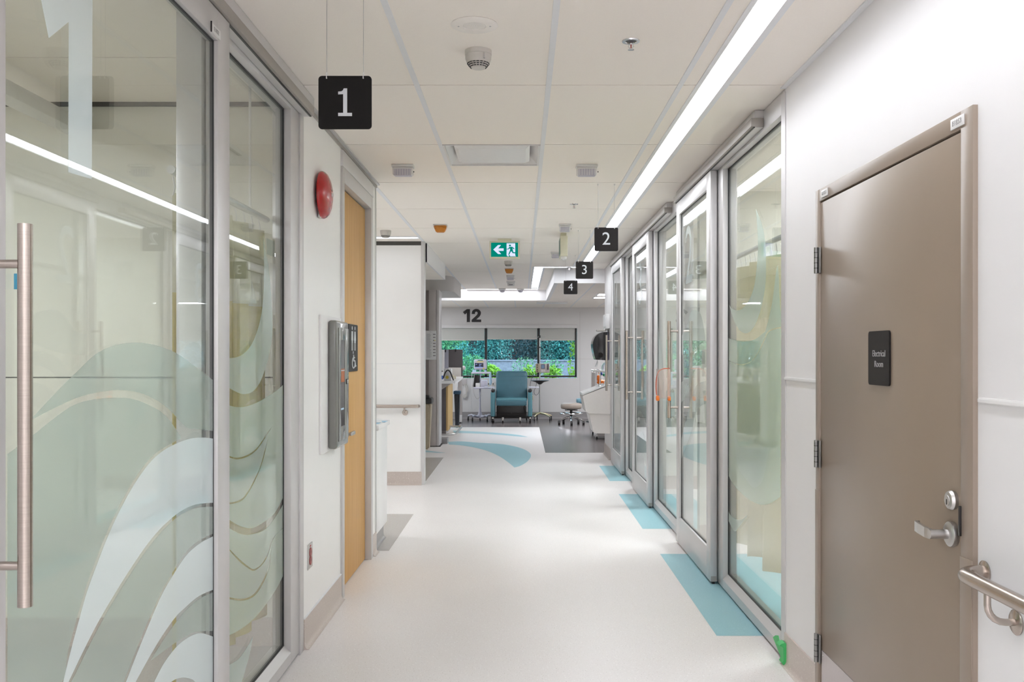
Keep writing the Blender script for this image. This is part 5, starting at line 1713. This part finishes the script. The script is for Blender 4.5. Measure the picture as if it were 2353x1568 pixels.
a = MB(); a.cyl(vp(1103, 850), vp(1103, 962), .017, M['lilac'], 14); a.lathe([(.075, 0), (.06, .03), (.03, .12), (.02, .2), (0, .2)], M['lilac'], (VX, VY, .075), 'Z', 20); a.build('pole', r)
a = MB(); A, B = vp(1083.5, 855), vp(1127, 859.5); a.box(A.x, B.x, VY - .13, VY + .08, B.z, A.z, M['lilac'], .015, 3); A, B = vp(1086, 850), vp(1094, 856); a.box(A.x, B.x, VY - .1, VY, B.z, A.z, M['blue_paper'], .01); A, B = vp(1113, 851), vp(1118, 855); a.box(A.x, B.x, VY - .1, VY, B.z, A.z, M['blue_paper'], .01); a.build('shelf', r)
a = MB(); a.box(*sorted((vp(1088, 0).x, vp(1102, 0).x)), VY - .10, VY - .02, vp(0, 890).z, vp(0, 862).z, M['black'], .015, rot=(radians(8), 'Y')); a.build('cuff', r)
a = MB()
A, B = vp(1089, 889.5), vp(1128, 893.5); a.box(A.x, B.x, VY - .13, VY + .08, B.z, A.z, M['lilac'], .01)
A, B = vp(1104, 874), vp(1120, 890); a.box(A.x, B.x, VY - .10, VY + .05, B.z, A.z, M['lilac'], .02)
A, B = vp(1093, 880), vp(1104, 890); a.box(A.x, B.x, VY - .11, VY + .05, B.z, A.z, M['white_plastic'], .015)
a.build('basket', r)
a = MB(); a.tube([vp(1126, 856, -.1), vp(1127, 866, -.11), vp(1128, 878, -.11), vp(1127, 885, -.11)], [.03, .026, .032, .02], M['blue_paper'], 10); a.build('tissue_bag', r)
a = MB()
a.tube(cr([tuple(vp(*p, -.12)) for p in ((1091, 858), (1088, 890), (1090, 905), (1096, 916), (1102, 913), (1106, 900), (1104, 880))], 5), .006, M['grey_panel'], 6)
a.tube(cr([tuple(vp(*p, -.12)) for p in ((1085, 858), (1085, 900), (1085, 930), (1087, 942), (1094, 938), (1097, 932))], 5), .005, M['white_plastic'], 6)
a.build('cables', r)
for k in range(5):
    an = 2 * pi * k / 5 + .35
    e = Vector((VX + .27 * cos(an), VY + .27 * sin(an), .085))
    a = MB(); a.tube([(VX, VY, .10), (VX + .12 * cos(an), VY + .12 * sin(an), .095), (VX + .20 * cos(an), VY + .20 * sin(an), .125), tuple(e + Vector((0, 0, .02)))], [.03, .024, .02, .018], M['lilac'], 10); lg = a.build('base_leg', r)
    a = MB(); a.cyl(e + Vector((-.014, 0, -.04)), e + Vector((.014, 0, -.04)), .045, M['black'], 16); a.build('caster', lg)

# ================================================================== INFUSION STAND
IX, IY = (1240.5 - CX) * 20.1 / F, 20.15
sc = IY / F
r = thing('infusion_stand', 'steel infusion stand with pump and black tray right of the recliner', 'iv stand', (IX, IY, 0))
def ip(x, y, dy=0.0):
    return Vector(((x - CX) * sc, IY + dy, CAMZ + (CY - y) * sc))
a = MB(); a.cyl((IX, IY, .15), ip(1240.5, 772), .012, M['satin'], 12); a.cyl((IX, IY, .15), (IX, IY, 1.0), .017, M['satin'], 12); a.cyl(ip(1240.5, 800), ip(1240.5, 797), .022, M['black'], 12); a.build('pole', r)
a = MB()
for s in (-1, 1):
    a.tube(cr([tuple(ip(1240.5 + s * p[0], p[1])) for p in ((0, 773), (6, 775.5), (11, 777), (13.5, 775), (12, 771.5), (8, 772.5))], 5), .006, M['satin'], 6)
a.cyl(ip(1240.5, 771), ip(1240.5, 777), .016, M['black'], 10); a.build('hook_arms', r)
a = MB(); A, B = ip(1230.5, 836), ip(1262, 856.5); a.box(A.x, B.x, IY - .13, IY - .015, B.z, A.z, M['beige_plastic'], .012); A2, B2 = ip(1240, 835.5), ip(1262.5, 857); a.box(A2.x, B2.x, IY - .14, IY - .02, B2.z, A2.z, mat('pump_casing', (.47, .42, .40), .4), .012); pm = a.build('infusion_pump', r)
a = MB(); A, B = ip(1243, 837.5), ip(1251.5, 847.5); a.box(A.x, B.x, IY - .144, IY - .139, B.z, A.z, M['screen_dark']); A, B = ip(1244, 838.5), ip(1250.5, 846.5); a.box(A.x, B.x, IY - .146, IY - .143, B.z, A.z, mat('blue_grey_display', (.16, .25, .38), .2)); a.build('display', pm)
a = MB()
for i in range(5):
    for k in range(2):
        A, B = ip(1243.5 + i * 2, 850 + k * 2.4), ip(1244.9 + i * 2, 851.6 + k * 2.4); a.box(A.x, B.x, IY - .143, IY - .139, B.z, A.z, M['white_plastic'])
A, B = ip(1256.5, 836.5), ip(1260.5, 850); a.box(A.x, B.x, IY - .146, IY - .138, B.z, A.z, M['dark_panel'], .003)
for y in (839, 844, 849, 853): A, B = ip(1233, y - 1), ip(1236, y + 1); a.box(A.x, B.x, IY - .134, IY - .129, B.z, A.z, M['black'])
a.build('keypad', pm)
a = MB(); a.lathe([(0, 0), (.03, 0), (.09, .045), (.195, .075), (.205, .082), (.20, .088), (.06, .09), (0, .09)], M['black'], (IX, IY, .79), 'Z', 28); a.build('tray', r)
a = MB()
a.tube(cr([tuple(ip(*p, -.1)) for p in ((1226, 857), (1221, 870), (1217, 892))], 5), .005, M['dark_panel'], 6)
a.tube(cr([tuple(ip(*p, -.1)) for p in ((1234, 857), (1232, 885), (1227, 900), (1231, 908), (1237, 904), (1239, 896))], 5), .005, M['dark_panel'], 6)
a.build('cables', r)
for k in range(5):
    an = 2 * pi * k / 5 + .5
    e = Vector((IX + .29 * cos(an), IY + .29 * sin(an), .10))
    a = MB(); a.tube([(IX, IY, .165), tuple((Vector((IX, IY, .15)) + e) / 2 + Vector((0, 0, .02))), tuple(e)], [.022, .016, .013], M['copper'], 8); lg = a.build('base_leg', r)
    a = MB(); a.cyl(e + Vector((-.012, 0, -.05)), e + Vector((.012, 0, -.05)), .048, M['black'], 16); a.cyl(e + Vector((-.013, 0, -.05)), e + Vector((.013, 0, -.05)), .026, M['grey_panel'], 12); a.build('caster', lg)
a = MB(); p = px(1222, 915, BACK - .01); a.box(p.x - .04, p.x + .04, BACK - .012, BACK, p.z - .05, p.z + .06, M['cream'], .003)
for dz in (-.02, .025): a.box(p.x - .015, p.x + .015, BACK - .014, BACK - .011, p.z + dz - .012, p.z + dz + .012, M['black'])
a.tube(cr([(p.x, BACK - .03, p.z - .03), (p.x, BACK - .04, p.z - .2), (p.x + .01, BACK - .04, .2), (p.x, BACK - .05, .05)], 4), .006, M['black'], 6)
tag(a.build('power_outlet'), 'cream wall outlet with black plug and lead right of the recliner', 'outlet')
a = MB(); p = px(1068, 880, BACK - .01); a.box(p.x - .06, p.x + .05, BACK - .015, BACK, p.z - .06, p.z + .08, M['grey_panel'], .003)
for k in range(3):
    a.tube(cr([(p.x - .02 + .03 * k, BACK - .02, p.z - .02), (p.x + .02 + .03 * k, BACK - .05, p.z - .12), (p.x + .03, BACK - .05, p.z - .32 + .04 * k), (p.x - .06, BACK - .05, p.z - .30), (p.x - .08, BACK - .04, p.z - .2)], 5), .008, M['offwhite'], 6)
tag(a.build('power_outlet'), 'grey wall outlet with coiled cables left of the patient monitor', 'outlet')
a = MB(); p = px(1133, 884, BACK - .01)
for dx in (-.10, 0, .08): a.box(p.x + dx - .03, p.x + dx + .03, BACK - .012, BACK, p.z - .05, p.z + .06, M['offwhite'], .003); a.box(p.x + dx - .012, p.x + dx + .012, BACK - .014, BACK - .011, p.z + .0, p.z + .025, M['black'])
tag(a.build('outlet_panel'), 'row of wall sockets between the monitor and the recliner', 'outlet')

# ================================================================== STOOL
SX, SY = (1312.5 - CX) * 18.95 / F, 18.95
r = thing('rolling_stool', 'round taupe rolling stool with chrome foot ring', 'stool', (SX, SY, 0))
a = MB(); a.lathe([(0, .325), (.17, .325), (.205, .335), (.215, .365), (.215, .40), (.205, .43), (.17, .445), (0, .447)], M['taupe_vinyl'], (SX, SY, 0), 'Z', 32); a.build('seat', r, 60)
a = MB(); a.lathe([(0, .31), (.09, .31), (.10, .326), (0, .326)], M['black'], (SX, SY, 0), 'Z', 20); a.box(SX - .13, SX + .13, SY - .015, SY + .015, .295, .312, M['black'], .003); a.cyl((SX, SY, .12), (SX, SY, .32), .028, M['black'], 14); a.cyl((SX, SY, .2), (SX, SY, .30), .018, M['chrome'], 14); a.build('gas_column', r)
a = MB()
a.tube([(SX + .23 * cos(2 * pi * k / 28), SY + .23 * sin(2 * pi * k / 28), .235) for k in range(28)], .012, M['chrome'], 8, closed=True)
for k in range(3):
    an = 2 * pi * k / 3
    a.cyl((SX, SY, .225), (SX + .225 * cos(an), SY + .225 * sin(an), .235), .008, M['chrome'], 8)
a.build('foot_ring', r)
for k in range(5):
    an = 2 * pi * k / 5 + pi / 2 + .6
    e = Vector((SX + .26 * cos(an), SY + .26 * sin(an), .09))
    a = MB(); a.tube([(SX, SY, .165), (SX + .10 * cos(an), SY + .10 * sin(an), .15), (SX + .2 * cos(an), SY + .2 * sin(an), .115), tuple(e)], [.024, .02, .016, .014], M['chrome'], 10); lg = a.build('base_leg', r)
    a = MB(); a.cyl(e + Vector((-.022, 0, -.045)), e + Vector((.022, 0, -.045)), .045, M['black'], 16); a.cyl(e + Vector((0, 0, -.03)), e, .010, M['black'], 8); a.build('caster', lg)
# second stool behind the sink, only its blue seat shows
BX, BY = (1345 - CX) * 19.6 / F, 19.75
r = thing('exam_stool', 'blue padded stool partly hidden behind the scrub sink', 'stool', (BX, BY, 0))
a = MB(); a.box(BX - .18, BX + .18, BY - .18, BY + .18, .40, .50, M['blue_vinyl'], .035, 4); a.build('seat', r)
a = MB(); a.cyl((BX + .13, BY, .02), (BX + .13, BY, .41), .022, M['black'], 14); a.lathe([(.14, 0), (.13, .02), (.04, .035), (0, .035)], M['black'], (BX + .16, BY, 0.0), 'Z', 20); a.build('pedestal', r)

# ================================================================== NURSING DESK
r = thing('grey_column', 'grey service column with a pale edge at the nursing desk', 'column', (-1.36, 14.6, 0), kind='structure')
a = MB(); a.box(-1.452, -1.338, 14.48, 14.9, .012, 2.45, M['grey_panel'], .002); a.build('panel', r)
a = MB(); a.box(-1.338, -1.286, 14.48, 14.9, .012, 2.45, M['alu'], .012, 3); a.build('edge_post', r)
a = MB(); a.box(-1.45, -1.27, 14.49, 14.89, 0, .012, M['black']); a.build('foot', r)
a = MB()
A, B = px(978, 760.5, 14.47), px(1002.5, 827, 14.47)
a.box(A.x, B.x, 14.476, 14.479, B.z, A.z, M['paper'])
po_ = tag(a.build('notice_sheet'), 'white printed notice sheet taped to the grey column', 'notice')
a = MB()
a.text('Notice', .014, (A.x + .07, 14.4745, A.z - .018), XA, ZA, M['ink'], .0003)
yy = A.z - .05
k = 0
while yy > B.z + .03:
    wl = random.uniform(.05, .085)
    a.box(A.x + .015, A.x + .015 + wl, 14.4748, 14.476, yy, yy + .003, M['ink'])
    if k % 5 == 1:
        for dx in (.118, .138):
            a.box(A.x + dx, A.x + dx + .012, 14.4748, 14.476, yy - .004, yy + .012, M['dark_letter'] if random.random() < .7 else M['yellow'])
    yy -= .0095; k += 1
a.build('printing', po_)

r = thing('waste_bin', 'tall beige waste bin with a black lid in front of the grey column', 'waste bin', (-1.5, 14.2, 0))
a = MB()
b2 = bmesh.new()
for (h, z) in ((.115, 0), (.15, .70)):
    for sx in (-1, 1):
        for sy in (-1, 1):
            b2.verts.new((-1.525 + sx * h, 14.15 + sy * h, z))
bmesh.ops.convex_hull(b2, input=b2.verts[:]); bmesh.ops.bevel(b2, geom=b2.edges[:], offset=.02, segments=3, affect='EDGES')
a._take(b2, M['beige_plastic']); a.build('body', r)
a = MB(); a.box(-1.69, -1.36, 13.985, 14.315, .695, .78, M['black'], .02, 3); a.box(-1.66, -1.39, 14.02, 14.28, .78, .835, M['black'], .025, 3, rot=(radians(8), 'Y')); a.build('lid', r)

r = thing('nursing_desk', 'white-topped nursing desk with oak and dark grey panels behind the column', 'desk', (-1.5, 16.6, 0))
a = MB(); a.prism([(-2.4, 15.1), (-1.12, 15.1), (-1.085, 15.12), (-1.07, 15.2), (-1.07, 15.4), (-1.165, 18.44), (-1.18, 18.5), (-2.4, 18.5)], (0, 0, .965), XA, YA, .035, M['white_board']); a.build('worktop', r)
a = MB(); a.box(-2.4, -1.372, 16.75, 16.85, .06, .962, M['dark_panel'], .003); a.build('end_panel', r)
a = MB(); a.box(-1.372, -1.335, 16.78, 17.93, .06, .94, M['wood_desk'], .003); a.build('oak_panel', r)
a = MB(); a.prism([(-1.46, .962), (-1.16, .962), (-1.42, .80), (-1.46, .77)], (0, 15.3, 0), XA, ZA, -.03, M['grey_panel']); a.box(-1.50, -1.455, 15.2, 15.35, .0, .962, M['grey_panel'], .003); a.build('bracket', r)
a = MB()
a.tube(cr([(-2.2, 15.45, .105), (-1.35, 15.45, .105), (-1.18, 15.47, .105), (-1.115, 15.6, .105), (-1.11, 15.9, .105), (-1.11, 17.1, .105)], 6), .019, M['satin'], 12)
a.tube([(-1.11, 17.1, .105), (-1.16, 17.2, .105), (-1.34, 17.2, .105)], .019, M['satin'], 12)
a.build('foot_rail', r)
a = MB(); a.box(-1.44, -1.20, 14.92, 15.2, 0, .09, M['base_grey'], .004); a.box(-2.4, -1.38, 16.86, 17.9, 0, .06, M['base_grey']); a.build('plinth', r)
# end unit
r = thing('workstation_end', 'tall white workstation end panel behind the nursing desk', 'workstation', (-1.3, 19.5, 0))
a = MB(); a.box(-1.375, -1.335, 19.1, 19.6, .02, 1.11, M['white_board'], .003); a.box(-1.335, -1.25, 19.45, 19.52, .02, 1.11, M['grey_panel'], .003); a.box(-1.375, -1.25, 19.40, 19.52, .02, .17, M['white_board'], .004); a.build('panel', r)
a = MB(); a.box(-1.36, -1.27, 19.42, 19.5, 0, .02, M['black']); a.build('foot', r)
a = MB(); a.box(-1.90, -1.375, 19.1, 19.6, 1.07, 1.11, M['white_board'], .003); a.box(-2.2, -2.16, 19.1, 19.6, 0, 1.11, M['white_board']); a.box(-2.2, -1.85, 19.1, 19.6, 1.07, 1.11, M['white_board']); a.build('top', r)
a = MB(); A, B = px(1054, 843.5, 19.35), px(1069, 866, 19.35); a.box(A.x, B.x, 19.27, 19.5, 1.112, A.z + .02, M['white_plastic'], .03, 4)
tag(a.build('printer'), 'rounded white machine on the workstation end', 'machine')
# slim bin
r = thing('waste_bin', 'slim dark bin with a blue rim beside the oak desk panel', 'waste bin', (-1.32, 18.5, 0))
a = MB()
b2 = bmesh.new()
for (h, hy, z) in ((.03, .12, .0), (.052, .16, .66)):
    for sx in (-1, 1):
        for sy in (-1, 1):
            b2.verts.new((-1.275 + sx * h, 18.35 + sy * hy, z))
bmesh.ops.convex_hull(b2, input=b2.verts[:]); bmesh.ops.bevel(b2, geom=b2.edges[:], offset=.012, segments=2, affect='EDGES')
a._take(b2, mat('blue_black_plastic', (.018, .024, .035), .35)); a.build('body', r)
a = MB(); a.box(-1.34, -1.21, 18.17, 18.53, .655, .72, mat('dark_blue_rim', (.02, .06, .11), .4), .015, 3); a.build('rim', r)
# privacy screens
for (xa, xb, yt, d0, mm, lab) in ((1030.5, 1063, 803.5, 18.42, 'dark_panel', 'wide dark grey desk screen with a black clip, in front of the window'),
                                  (1019.5, 1030.5, 804, 18.2, 'mid_panel', 'narrow blue-grey desk screen left of the wide dark one'),
                                  (1013, 1021, 804, 18.0, 'white_plastic', 'pale edge-on desk screen between the dark ones'),
                                  (1004, 1013, 804, 17.85, 'dark_panel', 'dark desk screen half hidden by the grey column')):
    A, B = px(xa, yt, d0), px(xb, 846, d0)
    r = thing('desk_screen', lab, 'desk screen', ((A.x + B.x) / 2, d0, 1.0), 'desk privacy screens')
    a = MB(); a.box(A.x, B.x, d0, d0 + .03, 1.0, A.z, M[mm], .004); a.build('panel', r)
    if d0 > 18.1:
        a = MB(); cxp = A.x + (B.x - A.x) * (.5 if d0 > 18.3 else .35)
        a.box(cxp - .014, cxp + .014, d0 - .012, d0 + .035, A.z - .05, A.z + .006, M['black'], .004); a.build('clip', r)
a = MB(); a.box(-2.2, -1.20, 18.30, 18.335, 1.0, 1.18, M['offwhite'], .003); a.box(-2.2, -1.20, 18.28, 18.355, 1.0, 1.012, M['offwhite'], .003)
tag(a.build('desk_divider'), 'pale low divider behind the nursing desk top', 'divider')
# items on the desk top
r = thing('tissue_holder', 'black arched tissue holder on the nursing desk', 'holder', ((1029 - CX) * 15.5 / F, 15.5, 1.0))
def dp(x, y, d_=15.5):
    return px(x, y, d_)
a = MB(); pts = cr([tuple(dp(*p)) for p in ((1016, 873), (1019.5, 864), (1023.5, 854), (1029, 849.5), (1034.5, 854), (1038.5, 864), (1042, 873))], 5)
zoff = 1.0 - pts[0][2] + .006
pts = [(p[0], p[1], p[2] + zoff) for p in pts]
for dy in (0.0, .012, .024, .036, .048):
    a.tube([(p[0], p[1] + dy, p[2]) for p in pts], .010, M['black'], 8)
a.build('arch', r)
r = thing('tissue_box', 'white tissue box with a yellow spot behind the black arch', 'tissue box', (dp(1029, 870, 15.7).x, 15.7, 1.0))
a = MB(); A, B = px(1021, 845, 15.7), px(1038, 872, 15.7); a.box(A.x, B.x, 15.62, 15.78, 1.001, 1.20, M['paper'], .004); a.build('carton', r)
a = MB(); cxx = (A.x + B.x) / 2; a.lathe([(0, 0), (.028, 0), (0, .001)], M['yellow'], (cxx - .01, 15.6195, 1.055), '-Y', 16); a.build('yellow_spot', r)
r = thing('wipes_canister', 'white and blue wipes canister beside the column on the desk', 'canister', (px(1012.5, 870, 15.4).x, 15.4, 1.0))
p = px(1012.5, 870, 15.4)
a = MB(); a.cyl((p.x, 15.4, 1.001), (p.x, 15.4, 1.15), .04, M['white_plastic'], 18); a.build('body', r)
a = MB(); a.cyl((p.x, 15.4, 1.03), (p.x, 15.4, 1.09), .0405, M['blue_dot'], 18); a.build('label_band', r)
a = MB(); a.cyl((p.x, 15.4, 1.15), (p.x, 15.4, 1.17), .038, M['dark_panel'], 18); a.build('lid', r)
a = MB(); p = px(1044, 866, 16.6)
a.box(p.x - .05, p.x - .01, 16.55, 16.63, 1.001, 1.07, mat('straw_carton', (.6, .52, .33), .6), .003); a.box(p.x, p.x + .03, 16.58, 16.64, 1.001, 1.055, M['cream'], .003)
tag(a.build('supply_cartons'), 'small straw-coloured cartons on the desk right of the tissue box', 'cartons')

# ================================================================== GARDEN OUTSIDE
g = MB(); g.box(-30, 30, BACK + .3, 80, -.3, -.1, M['soil'])
struct(g, 'ground', 'garden soil outside the window', 'ground')
g = MB(); g.box(-2.2, 4.5, 26.0, 26.25, -.1, 1.275, M['concrete']); g.box(-2.2, 4.5, 25.97, 26.28, 1.25, 1.285, M['concrete'])
struct(g, 'wall_garden', 'low grey concrete garden wall outside the window', 'wall')

def foliage(mb, c, rad, n, size, m, long=1.0, hollow=.35):
    b = bmesh.new()
    for _ in range(n):
        while True:
            v = Vector((random.uniform(-1, 1), random.uniform(-1, 1), random.uniform(-1, 1)))
            if hollow < v.length < 1:
                break
        o = Vector((c[0] + v.x * rad[0], c[1] + v.y * rad[1], c[2] + v.z * rad[2]))
        R = Matrix.Rotation(random.uniform(0, 2 * pi), 3, 'Z') @ Matrix.Rotation(random.uniform(-1.1, 1.1), 3, 'X') @ Matrix.Rotation(random.uniform(0, 6.3), 3, 'Y')
        s = size * random.uniform(.6, 1.3)
        q = [Vector((-.5 * s, 0, 0)), Vector((0, -.5 * s * long, .12 * s)), Vector((.5 * s, 0, 0)), Vector((0, .5 * s * long, .12 * s))]
        b.faces.new([b.verts.new(o + R @ p) for p in q])
    mb._take(b, m)

def tree(label, x, y, h, cr_, z, n, size, m, rz=1.0, group='garden trees', name='garden_tree'):
    r = thing(name, label, 'tree', (x, y, -.1), group)
    a = MB(); a.tube([(x, y, -.1), (x + .08, y, h * .4), (x - .05, y, h * .8)], [cr_ * .13, cr_ * .10, cr_ * .05], M['trunk'], 9); a.build('trunk', r)
    a = MB(); foliage(a, (x, y, z), (cr_, cr_ * .8, cr_ * rz), n, size, m); a.build('crown', r, 180)
tl = [(-5.2, 30, 5, 'leaf_mid', 'blue-green tree at the far left of the garden view'), (-2.9, 29, 5, 'leaf_light', 'fresh green tree behind the desk screens'),
      (-1.7, 31, 5.5, 'leaf_mid', 'blue-green tree above the patient monitor'), (-.4, 33, 6, 'leaf_dark', 'dark tree left of the recliner top'),
      (.8, 34, 6, 'leaf_dark', 'dark tree directly above the recliner'), (1.9, 32, 5.5, 'leaf_mid', 'teal tree at the right pane of the window'),
      (3.2, 33, 6, 'leaf_dark', 'dark tree behind the leafy creeper')]
for (x, y, h, mm, lab) in tl:
    tree(lab, x, y, h, 1.5 if mm != 'leaf_light' else 1.3, 2.2, 13000, .055 if mm != 'leaf_dark' else .07, M[mm], 1.5)
for k in range(6):
    x = -7 + 2.9 * k
    labs = ['leftmost dark conifer in the back row', 'second dark conifer from the left in the back row', 'third dark conifer from the left in the back row', 'third dark conifer from the right in the back row', 'second dark conifer from the right in the back row', 'rightmost dark conifer in the back row']
    tree(labs[k], x, 40, 9, 2.4, 3.4, 9000, .17, M['leaf_dark'], 1.9, 'conifers in the back row', 'conifer')

def shrub(label, x, y, z, rad, n, size, m, long=1.0, name='garden_shrub', rz=.8):
    r = thing(name, label, 'shrub', (x, y, -.1), 'garden shrubs')
    a = MB()
    for _ in range(5):
        a.tube([(x, y, -.1), (x + random.uniform(-.5, .5) * rad, y + random.uniform(-.5, .5) * rad, z)], [.02, .008], M['trunk'], 6)
    a.build('stems', r)
    a = MB(); foliage(a, (x, y, z), (rad, rad * .8, rad * rz), n, size, m, long, .1); a.build('leaves', r, 180)
def gx(x, d): return (x - CX) * d / F
shrub('bright long-leaved shrub just right of the patient monitor', gx(1131, 23), 23, 1.02, .20, 130, .17, M['leaf_bright'], .26)
shrub('bright long-leaved shrub just left of the infusion pump', gx(1221, 23), 23, .98, .24, 150, .17, M['leaf_bright'], .26)
shrub('bright long-leaved shrub right of the infusion pump', gx(1268, 23), 23, .98, .24, 150, .16, M['leaf_bright'], .28)
shrub('leafy green shrub behind the patient monitor', gx(1085, 23.5), 23.5, 1.05, .50, 1800, .045, M['leaf_light'])
shrub('deep green shrub at the lower left window corner', gx(1062, 24), 24, 1.1, .55, 1700, .05, M['leaf_mid'], rz=1.2)
shrub('loose pale green shrub over the garden wall', gx(1205, 24.4), 24.4, 1.10, .36, 300, .045, M['leaf_light'])
shrub('loose pale green shrub at the right of the garden wall', gx(1270, 24.4), 24.4, 1.08, .30, 280, .045, M['leaf_light'])
r = thing('bare_bush', 'bare pale twiggy bush in front of the garden wall', 'shrub', (gx(1180, 24), 24, -.1), 'garden shrubs')
a = MB()
for k in range(46):
    x0 = gx(random.uniform(1155, 1235), 24)
    an = random.uniform(.2, 2.9)
    L = random.uniform(.25, .6)
    p0 = Vector((x0, 24 + random.uniform(-.3, .3), random.uniform(.65, 1.0)))
    p1 = p0 + Vector((cos(an) * L * .5, 0, sin(an) * L * .5)); p2 = p1 + Vector((cos(an + random.uniform(-.7, .7)) * L * .5, 0, sin(an) * L * .4))
    a.tube([p0, p1, p2], [.006, .005, .002], M['twig'], 5)
a.build('twigs', r)
r = thing('climbing_creeper', 'yellow-green leafy creeper at the right window edge', 'creeper', (gx(1313, 21.6), 21.6, -.1), 'garden shrubs')
a = MB()
for _ in range(170):
    z = random.uniform(.5, 2.2); x = gx(1313, 21.6) + random.uniform(-.075, .07) + .02 * sin(z * 9)
    foliage(a, (x, 21.6 + random.uniform(-.06, .06), z), (.01, .01, .01), 1, .07, M['leaf_bright'], .9, 0)
a.build('leaves', r, 180)
a = MB(); a.tube([(gx(1316, 21.6), 21.6, -.1), (gx(1311, 21.6), 21.62, 1.0), (gx(1315, 21.6), 21.6, 2.3)], .008, M['twig'], 6); a.build('stem', r)
